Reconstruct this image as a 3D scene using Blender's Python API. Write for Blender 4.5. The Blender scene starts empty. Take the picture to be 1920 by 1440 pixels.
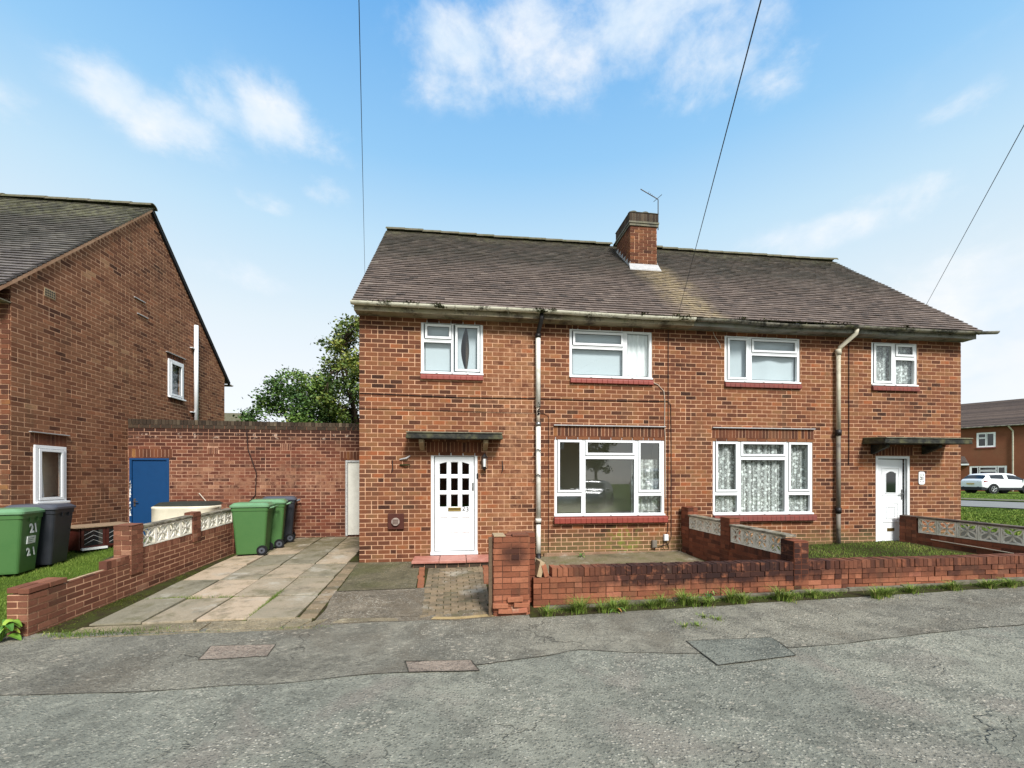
import bpy, math, random
from mathutils import Vector, Matrix, noise as mnoise
rnd = random.Random(23)
C = bpy.context.scene
COL = C.collection
R = math.radians
V = Vector
# ------------------------------------------------------------------ camera, sky, sun, exposure
CAM = V((0, 0, 1.6))
cd = bpy.data.cameras.new('camera'); cam = bpy.data.objects.new('camera', cd); COL.objects.link(cam)
cam.location = CAM; cam.rotation_euler = (R(90), 0, R(-7.09))
cd.sensor_width = 36; cd.lens = 36*804/1920; cd.shift_y = 177/1920
cd.clip_start = .05; cd.clip_end = 900
C.camera = cam
C.render.resolution_x = 1024; C.render.resolution_y = 768
C.render.engine = 'CYCLES'
C.view_settings.view_transform = 'Standard'; C.view_settings.look = 'None'
C.view_settings.gamma = 1; C.view_settings.exposure = 0.5
SUN_EL, SUN_AZ = 44, 164           # azimuth from +Y towards +X: behind the camera, a little to its right
sl = bpy.data.lights.new('sun', 'SUN'); so = bpy.data.objects.new('sun', sl); COL.objects.link(so)
sl.energy = 3.9; sl.angle = R(14); sl.color = (1, .975, .94)
so.rotation_euler = (R(90-SUN_EL), 0, R(-SUN_AZ+180))
W = bpy.data.worlds.new('World'); C.world = W; W.use_nodes = True

class N:
    """small helper round a node tree: methods make a node and give back its output socket"""
    def __init__(s, nt): s.t = nt; nt.nodes.clear()
    def n(s, typ, **kw):
        x = s.t.nodes.new(typ)
        for k, v in kw.items(): setattr(x, k, v)
        return x
    def put(s, sock, v):
        if isinstance(v, bpy.types.NodeSocket): s.t.links.new(v, sock)
        elif v is not None:
            if isinstance(v, (tuple, list)) and len(v) == 3 and sock.type == 'RGBA': v = (*v, 1)
            sock.default_value = v
    def m(s, op, a, b=None, c=None, clamp=False):
        x = s.n('ShaderNodeMath', operation=op, use_clamp=clamp)
        for i, v in enumerate((a, b, c)):
            if v is not None: s.put(x.inputs[i], v)
        return x.outputs[0]
    def vm(s, op, a, b=None, out=0):
        x = s.n('ShaderNodeVectorMath', operation=op); s.put(x.inputs[0], a)
        if b is not None: s.put(x.inputs[1] if op != 'SCALE' else x.inputs[3], b)
        return x.outputs['Value'] if op in ('DOT_PRODUCT', 'LENGTH', 'DISTANCE') else x.outputs[0]
    def mix(s, f, a, b, bt='MIX'):
        x = s.n('ShaderNodeMix', data_type='RGBA', blend_type=bt); s.put(x.inputs[0], f); s.put(x.inputs[6], a); s.put(x.inputs[7], b)
        return x.outputs[2]
    def ramp(s, f, st, interp='LINEAR'):
        x = s.n('ShaderNodeValToRGB'); e = x.color_ramp; e.interpolation = interp
        while len(e.elements) < len(st): e.elements.new(.5)
        for i, (p, c) in enumerate(st):
            e.elements[i].position = p; e.elements[i].color = (*c, 1) if isinstance(c, (tuple, list)) else (c, c, c, 1)
        s.put(x.inputs[0], f); return x.outputs[0]
    def sm(s, v, a, b, lo=0, hi=1):
        x = s.n('ShaderNodeMapRange', interpolation_type='SMOOTHSTEP')
        for i, q in enumerate((v, a, b, lo, hi)): s.put(x.inputs[i], q)
        return x.outputs[0]
    def noise(s, vec, scale, detail=3, rough=.55, dist=0):
        x = s.n('ShaderNodeTexNoise'); s.put(x.inputs['Vector'], vec); x.inputs['Scale'].default_value = scale
        x.inputs['Detail'].default_value = detail; x.inputs['Roughness'].default_value = rough; x.inputs['Distortion'].default_value = dist
        return x.outputs[0]
    def vor(s, vec, scale, feature='F1', out='Distance', rand=1):
        x = s.n('ShaderNodeTexVoronoi', feature=feature); s.put(x.inputs['Vector'], vec); x.inputs['Scale'].default_value = scale
        x.inputs['Randomness'].default_value = rand
        return x.outputs[out]
    def xyz(s, vec):
        x = s.n('ShaderNodeSeparateXYZ'); s.put(x.inputs[0], vec); return x.outputs
    def comb(s, x_, y_, z_):
        x = s.n('ShaderNodeCombineXYZ'); s.put(x.inputs[0], x_); s.put(x.inputs[1], y_); s.put(x.inputs[2], z_); return x.outputs[0]

# sky: Nishita, whitened towards the horizon, with thin broken cloud placed by azimuth and elevation
w = N(W.node_tree)
sky = w.n('ShaderNodeTexSky', sky_type='NISHITA', sun_disc=False, sun_elevation=R(SUN_EL), sun_rotation=R(SUN_AZ), dust_density=.4, air_density=1.0, ozone_density=2.0)
d = w.n('ShaderNodeTexCoord').outputs['Generated']
dx, dy, dz = w.xyz(d)
az = w.m('MULTIPLY', w.m('ARCTAN2', dx, dy), 57.2958)
el = w.m('MULTIPLY', w.m('ARCSINE', dz), 57.2958)
BG = .105
def W1(v): return tuple(q/BG for q in v)
grad = w.ramp(w.m('DIVIDE', el, 90), [(0, W1((.72, .73, .735))), (.13, W1((.70, .72, .735))), (.2, W1((.62, .69, .72))), (.31, W1((.435, .61, .735))), (.40, W1((.245, .48, .725))), (.53, W1((.125, .35, .675))), (.7, W1((.11, .30, .59))), (1, W1((.10, .27, .55)))])
skyc = w.mix(.86, sky.outputs[0], grad)
blobs = [(-36, 33.7, 4.0, 2.0, .9), (-31.5, 32.8, 5, 2.4, .9), (-27.5, 35.8, 5, 2, .7), (-21.5, 36.4, 6, 2.6, 1), (-16, 36, 4, 2.4, .6), (-16.5, 31.6, 3, 1.6, .7), (-22.5, 29.1, 3.5, 1.1, .6),
         (-.5, 45.6, 7, 2.8, 1), (8, 46.4, 8, 2.6, .95), (15, 44, 9, 3.6, .8), (24, 45.4, 8, 3.4, 1), (32, 42, 8, 4, .75), (39, 38.8, 5, 2.2, .55), (0, 42, 9, 2.2, .55), (11, 41.6, 8, 1.8, .5), (32, 46.2, 7, 2, .8), (20, 50, 26, 3, .7),
         (53.5, 31, 4, 1.3, .5), (45.5, 24.8, 8, 1.9, .8), (40, 25.4, 6, 1.3, .6), (49, 25.9, 5, 1.4, .7), (56, 14, 13, 6, 1.1), (49, 15, 8, 4, .6), (-42.6, 29.4, 3, 1.6, .7), (-24, 21.8, 8, 1.5, .5),
         (120, 45, 45, 26, 1.1), (-120, 45, 45, 26, 1.1), (180, 45, 50, 40, 1.2), (-180, 45, 50, 40, 1.2)]
cover = None
for a0, e0, wa, we, k in blobs:
    qa = w.m('DIVIDE', w.m('SUBTRACT', az, a0), wa); qe = w.m('DIVIDE', w.m('SUBTRACT', el, e0), we)
    r2 = w.m('ADD', w.m('MULTIPLY', qa, qa), w.m('MULTIPLY', qe, qe))
    g = w.m('MULTIPLY', w.m('EXPONENT', w.m('MULTIPLY', r2, -.8)), k)
    cover = g if cover is None else w.m('MAXIMUM', cover, g)
dd = w.vm('MULTIPLY', d, (1, 1, 1.5))
n1 = w.noise(dd, 6.5, 9, .6, .25); n2 = w.noise(dd, 21, 8, .66, .2)
dens = w.m('ADD', w.m('MULTIPLY', cover, .55), w.m('ADD', w.m('MULTIPLY', n1, 1.0), w.m('MULTIPLY', n2, .42)))
cl = w.sm(dens, .82, 1.36)
cl = w.m('MULTIPLY', cl, w.sm(cover, .02, .45), clamp=True)
tone = w.ramp(w.noise(dd, 9, 4), [(.35, W1((.56, .64, .72))), (.62, W1((.71, .72, .735)))])
skyc = w.mix(w.m('MULTIPLY', cl, .9), skyc, tone)
below = w.sm(dz, -.03, .0)
skyc = w.mix(w.m('SUBTRACT', 1, below), skyc, W1((.30, .31, .28)))
bgn = w.n('ShaderNodeBackground'); w.put(bgn.inputs[0], skyc); bgn.inputs[1].default_value = BG
w.t.links.new(bgn.outputs[0], w.n('ShaderNodeOutputWorld').inputs[0])

# ------------------------------------------------------------------ materials
MATS = {}
def material(name):
    m = bpy.data.materials.new(name); m.use_nodes = True; MATS[name] = m
    k = N(m.node_tree); out = k.n('ShaderNodeOutputMaterial'); b = k.n('ShaderNodeBsdfPrincipled')
    k.t.links.new(b.outputs[0], out.inputs[0]); k.b = b; k.out = out; k.mat = m
    k.pos = k.n('ShaderNodeNewGeometry').outputs['Position']
    k.tone = k.n('ShaderNodeAttribute', attribute_name='tone').outputs['Fac']
    return k
def bump(k, h, strength=.3, dist=.01):
    x = k.n('ShaderNodeBump'); x.inputs['Strength'].default_value = strength; x.inputs['Distance'].default_value = dist
    k.put(x.inputs['Height'], h); k.t.links.new(x.outputs[0], k.b.inputs['Normal'])
def fin(k, col, rough=.85, spec=.3, metal=0):
    k.put(k.b.inputs['Base Color'], col); k.put(k.b.inputs['Roughness'], rough)
    k.put(k.b.inputs['Specular IOR Level'], spec); k.put(k.b.inputs['Metallic'], metal)
    return k.mat
def sr(*c):   # 0..255 sRGB to linear
    return tuple(((v/255)/12.92 if v/255 <= .04045 else ((v/255+.055)/1.055)**2.4) for v in c)
def plain(name, col, rough=.6, spec=.4, metal=0, dirt=.12, scale=6, tint=None):
    k = material(name)
    n = k.noise(k.pos, scale, 5, .6); n2 = k.noise(k.pos, scale*7, 3)
    f = k.m('MULTIPLY', k.sm(k.m('ADD', k.m('MULTIPLY', n, .7), k.m('MULTIPLY', n2, .3)), .4, .68), dirt, clamp=True)
    c = k.mix(f, col, tint or tuple(q*.35 for q in col))
    return fin(k, c, rough, spec, metal)

BR = [(0, sr(58, 34, 26)), (.12, sr(82, 48, 34)), (.28, sr(104, 60, 42)), (.45, sr(122, 72, 48)), (.60, sr(134, 82, 54)), (.74, sr(136, 92, 60)), (.88, sr(156, 86, 52)), (1, sr(160, 112, 76))]
BR_ORANGE = [(0, sr(76, 44, 36)), (.2, sr(122, 72, 52)), (.5, sr(152, 90, 64)), (.8, sr(170, 106, 78)), (.95, sr(178, 108, 84)), (1, sr(186, 140, 114))]
BR_DARK = [(0, sr(66, 38, 32)), (.3, sr(96, 52, 40)), (.6, sr(122, 68, 50)), (.85, sr(140, 90, 66)), (1, sr(172, 124, 96))]
def brick_mat(name, stops, stain=None, bmp=.35, wx=1.4):
    k = material(name)
    big = k.noise(k.pos, .55, 3); mid = k.noise(k.pos, 3.2, 4, .6)
    t = k.m('ADD', k.m('ADD', k.m('MULTIPLY', k.tone, .85), .07), k.m('ADD', k.m('MULTIPLY', k.m('SUBTRACT', big, .5), .85), k.m('MULTIPLY', k.m('SUBTRACT', mid, .5), .5)), clamp=True)
    c = k.ramp(t, [(p_, tuple(q*f_ for q, f_ in zip(c_, (.85, .91, .93)))) for p_, c_ in stops])
    st_ = k.noise(k.vm('MULTIPLY', k.pos, (1, 1, .28)), 2.2, 5, .7)
    c = k.mix(k.sm(st_, .5, .72, 0, .38), c, sr(92, 76, 56))
    fine = k.noise(k.pos, 38, 4, .7)
    c = k.mix(k.sm(fine, .42, .78, 0, .42), c, sr(86, 58, 40))
    sp = k.noise(k.pos, 90, 3, .7)
    c = k.mix(k.sm(sp, .58, .8, 0, .4), c, sr(205, 160, 122))
    if stain: c = stain(k, c)
    bump(k, k.m('ADD', k.m('MULTIPLY', fine, .6), k.m('MULTIPLY', sp, .4)), bmp, .006)
    return fin(k, c, .9, .2)
def stain_main(k, c):
    x, y, z = k.xyz(k.pos)
    # wind-washed pale bricks under the overflowing gutter, and a green film near the ground
    wx = k.m('ADD', x, k.m('MULTIPLY', k.m('SUBTRACT', k.noise(k.pos, 1.2, 4), .5), 1.6))
    p = k.m('MULTIPLY', k.sm(k.m('ABSOLUTE', k.m('SUBTRACT', wx, 1.1)), .75, .1), k.sm(k.noise(k.pos, 7, 5, .7), .38, .66))
    c = k.mix(k.m('MULTIPLY', p, .42), c, sr(178, 132, 98))
    zz = k.m('ADD', z, k.m('MULTIPLY', k.m('SUBTRACT', k.noise(k.pos, 2.6, 5, .65), .5), .9))
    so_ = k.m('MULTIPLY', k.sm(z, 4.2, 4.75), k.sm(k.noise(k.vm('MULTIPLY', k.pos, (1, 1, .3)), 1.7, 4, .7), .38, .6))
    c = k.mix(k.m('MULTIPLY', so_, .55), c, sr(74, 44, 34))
    g = k.m('MULTIPLY', k.sm(zz, .62, .18), k.sm(x, .9, 1.8))
    c = k.mix(k.m('MULTIPLY', g, .62), c, sr(104, 96, 62))
    gg = k.m('MULTIPLY', k.sm(k.vm('LENGTH', k.vm('SUBTRACT', k.pos, (3.4, 8.5, .28))), .55, .05), k.sm(k.noise(k.pos, 8, 4), .45, .6))
    c = k.mix(k.m('MULTIPLY', gg, .6), c, sr(112, 128, 48))
    return c
def stain_front(k, c):
    x, y, z = k.xyz(k.pos)
    n = k.noise(k.vm('MULTIPLY', k.pos, (1, 1, .6)), 2.3, 5, .68)
    zz = k.m('ADD', z, k.m('MULTIPLY', k.m('SUBTRACT', n, .5), .55))
    a = k.m('MULTIPLY', k.sm(zz, .03, .20), k.sm(x, 1.3, 2.4))
    a = k.m('MULTIPLY', a, k.m('SUBTRACT', 1, k.sm(x, 5.0, 5.8, 0, .45)))
    a = k.m('MULTIPLY', a, k.sm(k.noise(k.pos, 9, 3), .30, .46, .35, 1))
    b = k.sm(k.vm('LENGTH', k.vm('MULTIPLY', k.vm('SUBTRACT', k.pos, (.72, 5.49, .62)), (1, 1, 1.3))), .26, .08)
    c = k.mix(k.m('MULTIPLY', k.m('MAXIMUM', a, k.m('MULTIPLY', b, .8)), .9), c, sr(42, 28, 27))
    return c
def stain_rear(k, c):
    x, y, z = k.xyz(k.pos)
    zz = k.m('ADD', z, k.m('MULTIPLY', k.m('SUBTRACT', k.noise(k.pos, 1.6, 4), .5), .8))
    c = k.mix(k.sm(zz, 2.2, 2.75, 0, .85), c, sr(50, 33, 28))
    p = k.m('MULTIPLY', k.sm(k.m('ABSOLUTE', k.m('SUBTRACT', zz, 1.55)), .55, .1), k.sm(k.noise(k.pos, 5, 5, .7), .4, .6))
    c = k.mix(k.m('MULTIPLY', p, .5), c, sr(168, 126, 98))
    e = k.m('MULTIPLY', k.sm(k.m('ABSOLUTE', k.m('SUBTRACT', z, 2.62)), .1, .02), k.sm(k.noise(k.pos, 6, 4, .7), .56, .66))
    return k.mix(k.m('MULTIPLY', e, .7), c, sr(205, 180, 160))
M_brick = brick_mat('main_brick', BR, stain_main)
M_brickL = brick_mat('neighbour_brick', [(0, sr(76, 46, 34)), (.15, sr(104, 64, 46)), (.4, sr(130, 82, 58)), (.65, sr(146, 98, 70)), (.88, sr(158, 100, 70)), (1, sr(176, 130, 94))])
M_brickR = brick_mat('rear_brick', BR_DARK, stain_rear)
M_brickF = brick_mat('front_wall_brick', BR_ORANGE, stain_front, .5)
M_brickG = brick_mat('garden_brick', [(0, sr(84, 52, 42)), (.3, sr(114, 68, 52)), (.6, sr(134, 84, 64)), (.9, sr(150, 98, 76)), (1, sr(166, 118, 94))])
M_brickP = brick_mat('partition_brick', [(0, sr(70, 42, 34)), (.3, sr(112, 62, 45)), (.6, sr(136, 76, 54)), (1, sr(154, 90, 66))])
M_brickFar = brick_mat('far_brick', [(0, sr(104, 60, 42)), (.5, sr(126, 76, 54)), (1, sr(140, 90, 64))])
M_soldier = brick_mat('soldier_brick', [(0, sr(66, 40, 32)), (.4, sr(100, 58, 42)), (.8, sr(124, 72, 48)), (1, sr(160, 108, 62))])
M_coping = brick_mat('coping_brick', [(0, sr(46, 38, 32)), (.5, sr(70, 58, 47)), (.85, sr(96, 82, 66)), (1, sr(146, 128, 104))])
M_edging = brick_mat('orange_edging', [(0, sr(134, 80, 56)), (1, sr(156, 98, 70))])
M_pale = brick_mat('pale_brick', [(0, sr(172, 146, 112)), (1, sr(190, 162, 128))])
def mortar(name, c1, c2):
    k = material(name); n = k.noise(k.pos, 2.5, 5, .65)
    f = k.noise(k.pos, 60, 3)
    c = k.mix(k.sm(n, .35, .7), c1, c2); c = k.mix(k.sm(f, .5, .8, 0, .4), c, tuple(q*.5 for q in c1))
    bump(k, f, .4, .004); return fin(k, c, .95, .15)
M_mort = mortar('mortar', sr(206, 164, 132), sr(178, 134, 104))
M_mortD = mortar('dark_mortar', sr(120, 82, 64), sr(84, 56, 46))
M_mortR = mortar('rear_mortar', sr(190, 150, 124), sr(140, 100, 80))

def tile_mat(name, stops, moss_z, wash=None):
    k = material(name)
    big = k.noise(k.pos, .8, 4, .6); mid = k.noise(k.pos, 6, 4, .65)
    t = k.m('ADD', k.tone, k.m('ADD', k.m('MULTIPLY', k.m('SUBTRACT', big, .5), .7), k.m('MULTIPLY', k.m('SUBTRACT', mid, .5), .5)), clamp=True)
    c = k.ramp(t, stops)
    fine = k.noise(k.pos, 45, 4, .7)
    c = k.mix(k.sm(fine, .45, .8, 0, .4), c, sr(170, 156, 146))
    x, y, z = k.xyz(k.pos)
    zz = k.m('ADD', z, k.m('MULTIPLY', k.m('SUBTRACT', k.noise(k.pos, 1.7, 5, .7), .5), 1.5))
    dk0 = k.sm(zz, moss_z-2.0, moss_z-.5)
    c = k.mix(k.m('MULTIPLY', dk0, .45), c, sr(72, 70, 60))
    ms = k.m('MULTIPLY', k.sm(zz, moss_z-.1, moss_z+.5), k.sm(k.noise(k.pos, 10, 4, .7), .38, .60))
    c = k.mix(k.m('MULTIPLY', ms, .66), c, sr(128, 126, 96))
    dk = k.m('MULTIPLY', k.sm(zz, moss_z-1.6, moss_z-.5), k.sm(k.noise(k.pos, 2.2, 4), .4, .62))
    c = k.mix(k.m('MULTIPLY', dk, .42), c, sr(62, 62, 54))
    if wash: c = wash(k, c)
    bump(k, fine, .4, .006)
    return fin(k, c, .85, .25)
def wash_main(k, c):   # pale streak of washed lime below the chimney
    x, y, z = k.xyz(k.pos)
    dxx = k.m('ABSOLUTE', k.m('SUBTRACT', x, k.m('ADD', 4.95, k.m('MULTIPLY', k.m('SUBTRACT', k.noise(k.pos, 1.5, 3), .5), .8))))
    f = k.m('MULTIPLY', k.sm(dxx, .75, .05), k.sm(z, 7.25, 6.9)); f = k.m('MULTIPLY', f, k.sm(k.noise(k.pos, 9, 4, .7), .3, .6))
    c = k.mix(k.m('MULTIPLY', f, .6), c, sr(176, 158, 122))
    return c
TS = [(0, sr(62, 56, 52)), (.25, sr(84, 74, 68)), (.5, sr(102, 89, 81)), (.75, sr(116, 102, 93)), (1, sr(138, 127, 115))]
M_tile = tile_mat('roof_tile', TS, 7.85, wash_main)
M_tileL = tile_mat('roof_tile_left', [(0, sr(54, 50, 50)), (.3, sr(76, 70, 68)), (.6, sr(96, 90, 86)), (1, sr(124, 118, 110))], 7.3)
M_tileF = tile_mat('far_tile', [(0, sr(50, 42, 38)), (.5, sr(72, 60, 54)), (1, sr(92, 78, 68))], 30)
M_ridge = plain('ridge_tile', sr(104, 98, 82), .9, .2, dirt=.8, scale=9, tint=sr(72, 76, 44))

M_white = plain('white_upvc', sr(232, 234, 234), .35, .5, dirt=.05, scale=5, tint=sr(180, 178, 165))
M_gasket = plain('black_gasket', sr(30, 32, 33), .6, .3, dirt=0)
M_wpaint = plain('white_paint', sr(236, 232, 218), .5, .4, dirt=.22, scale=5, tint=sr(150, 140, 120))
M_blue = plain('blue_paint', sr(18, 64, 108), .45, .4, dirt=.12, scale=8)
M_flake = plain('flaked_paint', sr(205, 205, 200), .7, .3, dirt=.6, scale=40, tint=sr(60, 60, 66))
M_lead = plain('lead_flashing', sr(176, 174, 172), .5, .5, dirt=.35, scale=10)
M_metal = plain('grey_metal', sr(150, 150, 148), .35, .5, metal=.9, dirt=.1)
M_brass = plain('brass', sr(150, 130, 78), .35, .5, metal=.8, dirt=.2)
M_black = plain('black_iron', sr(28, 24, 24), .5, .4, dirt=0)
M_cable = plain('dark_cable', sr(48, 34, 30), .6, .3, dirt=0)
M_wcable = plain('pale_cable', sr(196, 182, 164), .5, .3, dirt=.2)
M_wire = plain('overhead_wire', sr(56, 62, 70), .6, .3, dirt=0)
M_sill = plain('red_tile_sill', sr(140, 64, 52), .45, .45, dirt=.45, scale=9, tint=sr(112, 50, 44))
M_sillD = plain('worn_tile_sill', sr(128, 66, 58), .7, .3, dirt=.55, scale=12, tint=sr(88, 66, 60))
M_step = plain('step_tile', sr(160, 104, 90), .55, .4, dirt=.4, scale=8, tint=sr(205, 150, 132))
def grime_mat(name, base, dark, lo, hi, scale=3):
    k = material(name)
    n = k.noise(k.vm('MULTIPLY', k.pos, (1, 1, 1.5)), scale, 6, .72); n2 = k.noise(k.pos, 26, 4, .7)
    f = k.sm(k.m('ADD', k.m('MULTIPLY', n, .75), k.m('MULTIPLY', n2, .25)), lo, hi)
    c = k.mix(f, base, dark); g = k.noise(k.pos, 5, 3)
    c = k.mix(k.sm(g, .45, .7, 0, .35), c, sr(120, 118, 78))
    return fin(k, c, .6, .3)
M_gutter = grime_mat('old_white_gutter', sr(208, 204, 184), sr(58, 56, 42), .50, .62, 4)
M_gutterD = grime_mat('dirty_gutter', sr(128, 124, 112), sr(36, 36, 30), .42, .60)
M_fascia = grime_mat('grimy_shaded_fascia', sr(150, 138, 114), sr(70, 60, 46), .44, .62)  # grimy paint, darkened further to stand for shadow below the gutter
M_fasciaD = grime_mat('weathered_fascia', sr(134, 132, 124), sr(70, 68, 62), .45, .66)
M_pipeW = grime_mat('white_pipe', sr(218, 214, 204), sr(120, 112, 96), .60, .78)
M_pipeB = grime_mat('beige_pipe', sr(188, 180, 160), sr(110, 98, 78), .50, .75)
M_pipeG = grime_mat('grey_pipe', sr(118, 110, 100), sr(62, 58, 52), .50, .7)
M_moss = plain('dark_moss', sr(44, 44, 30), 1, .1, dirt=.5, scale=30, tint=sr(84, 88, 44))
M_canopy = grime_mat('canopy_felt', sr(62, 62, 52), sr(26, 27, 24), .36, .56, 7)
M_canopyTop = grime_mat('canopy_concrete', sr(104, 98, 78), sr(58, 56, 44), .4, .62, 6)
M_corbel = plain('stone_corbel', sr(154, 134, 104), .9, .2, dirt=.4, scale=14)
M_wood = plain('dark_wood', sr(70, 30, 24), .45, .4, dirt=.4, scale=20)
M_woodtop = plain('bleached_wood', sr(150, 128, 104), .8, .2, dirt=.5, scale=20)
M_post = plain('weathered_post', sr(104, 86, 68), .9, .2, dirt=.5, scale=30)
M_screen = grime_mat('screen_block_cream', sr(240, 234, 220), sr(190, 180, 156), .60, .80, 6)
M_screenG = grime_mat('screen_block_grey', sr(228, 220, 204), sr(160, 152, 134), .54, .8, 6)
M_cap = grime_mat('coping_slab', sr(150, 142, 126), sr(70, 64, 54), .4, .62, 5)
M_capD = grime_mat('dark_coping_slab', sr(98, 82, 74), sr(52, 42, 40), .4, .62, 5)
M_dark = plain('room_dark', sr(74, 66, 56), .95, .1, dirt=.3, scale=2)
M_lounge = plain('lounge_bounce_pale', sr(214, 210, 192), .95, .1, dirt=.05, scale=2)
M_room = plain('room_wall', sr(150, 146, 122), .95, .1, dirt=.2, scale=2)
M_blind = plain('pale_blind', sr(186, 195, 198), .9, .1, dirt=.12, scale=2, tint=sr(170, 182, 186))
M_curt = plain('pale_curtain', sr(240, 242, 240), .9, .1, dirt=.12, scale=3, tint=sr(160, 172, 178))
M_gbin = plain('green_bin_plastic', sr(70, 108, 58), .5, .4, dirt=.22, scale=4, tint=sr(44, 92, 46))
M_glid = plain('green_lid_plastic', sr(104, 142, 104), .38, .5, dirt=.3, scale=7, tint=sr(70, 120, 72))
M_kbin = plain('black_bin_plastic', sr(38, 41, 47), .5, .4, dirt=.3, scale=6, tint=sr(62, 62, 66))
M_klid = plain('grey_lid_plastic', sr(76, 79, 87), .42, .5, dirt=.3, scale=6)
M_tyre = plain('black_rubber', sr(26, 26, 27), .8, .2, dirt=0)
M_rim = plain('wheel_rim', sr(170, 172, 174), .35, .5, metal=.6, dirt=0)
M_label = plain('white_marking', sr(228, 230, 226), .7, .2, dirt=.1, scale=60)
M_labelg = plain('sticker_print', sr(130, 150, 146), .7, .2, dirt=.5, scale=80)
M_fabric = plain('cream_sheet', sr(222, 212, 188), .9, .1, dirt=.25, scale=7, tint=sr(170, 160, 136))
M_dtop = plain('dark_cover', sr(52, 54, 46), .7, .3, dirt=.4, scale=7)
M_grille = plain('flue_metal', sr(176, 160, 148), .5, .4, metal=.3, dirt=.4, scale=30)
M_flue = plain('flue_plate', sr(78, 44, 36), .8, .2, dirt=.4, scale=15)
M_car = plain('white_car_paint', sr(236, 238, 240), .18, .6, dirt=0)
M_carS = plain('silver_car_paint', sr(190, 194, 196), .25, .6, metal=.5, dirt=0)
M_carD = plain('dark_car_paint', sr(120, 126, 130), .2, .6, metal=.3, dirt=0)
M_trim = plain('black_trim', sr(34, 36, 40), .6, .3, dirt=0)
M_red = plain('tail_lamp', sr(150, 60, 62), .2, .6, dirt=0)
M_plate = plain('number_plate', sr(206, 180, 128), .5, .3, dirt=0)
M_bark = plain('bark', sr(74, 62, 50), .95, .1, dirt=.5, scale=20)
M_carglass = material('car_glass'); fin(M_carglass, sr(16, 22, 26), .06, .8); M_carglass = M_carglass.mat

def glass_mat(name, tint, refl=1.0):
    k = material(name); k.t.nodes.remove(k.b)
    tr = k.n('ShaderNodeBsdfTransparent'); tr.inputs[0].default_value = (*tint, 1)
    gl = k.n('ShaderNodeBsdfGlossy'); gl.inputs['Roughness'].default_value = .0; gl.inputs[0].default_value = (1, 1, 1, 1)
    ge = k.n('ShaderNodeNewGeometry'); co = k.m('ABSOLUTE', k.vm('DOT_PRODUCT', ge.outputs['Normal'], ge.outputs['Incoming']))
    fr = k.m('ADD', .045, k.m('MULTIPLY', .955, k.m('POWER', k.m('SUBTRACT', 1, co, clamp=True), 5)))
    bm = k.n('ShaderNodeBump'); bm.inputs['Strength'].default_value = .02; bm.inputs['Distance'].default_value = .02
    k.put(bm.inputs['Height'], k.noise(k.pos, 1.2, 1)); k.t.links.new(bm.outputs[0], gl.inputs['Normal'])
    mx = k.n('ShaderNodeMixShader'); k.put(mx.inputs[0], k.m('MULTIPLY', fr, refl, clamp=True))
    k.t.links.new(tr.outputs[0], mx.inputs[1]); k.t.links.new(gl.outputs[0], mx.inputs[2]); k.t.links.new(mx.outputs[0], k.out.inputs[0])
    return k.mat
M_glass = glass_mat('window_glass', (.95, .97, .95), 3.0)
M_glassU = glass_mat('upper_window_glass', (.93, .96, .96), 1.6)
M_glassN = glass_mat('net_window_glass', (.95, .97, .96), 1.3)

def lace_mat(name, dens=.5):
    k = material(name)
    x, y, z = k.xyz(k.pos)
    p = k.comb(x, 0, z)
    v = k.vor(p, 13, out='Distance'); v2 = k.vor(p, 34, out='Distance'); n = k.noise(p, 7, 2)
    fold = k.noise(k.comb(x, 0, 0), 16, 2, .6); fold2 = k.noise(k.comb(x, 0, 0), 48, 2, .6)
    a = k.sm(v, .46, .30); b = k.sm(v2, .44, .28, 0, .6)
    f = k.m('MAXIMUM', k.m('MULTIPLY', a, k.sm(n, .32, .50)), b)
    fo = k.m('ADD', k.sm(fold, .42, .60, 0, .30), k.sm(fold2, .56, .66, 0, .4))
    al = k.m('ADD', k.m('MULTIPLY', f, .50), k.m('ADD', fo, .16), clamp=True)
    tr = k.n('ShaderNodeBsdfTransparent'); mx = k.n('ShaderNodeMixShader')
    fin(k, sr(238, 244, 240), .95, .1)
    k.put(mx.inputs[0], al); k.t.links.new(tr.outputs[0], mx.inputs[1]); k.t.links.new(k.b.outputs[0], mx.inputs[2])
    k.t.links.new(mx.outputs[0], k.out.inputs[0]); return k.mat
M_lace = lace_mat('lace_net')

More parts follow.
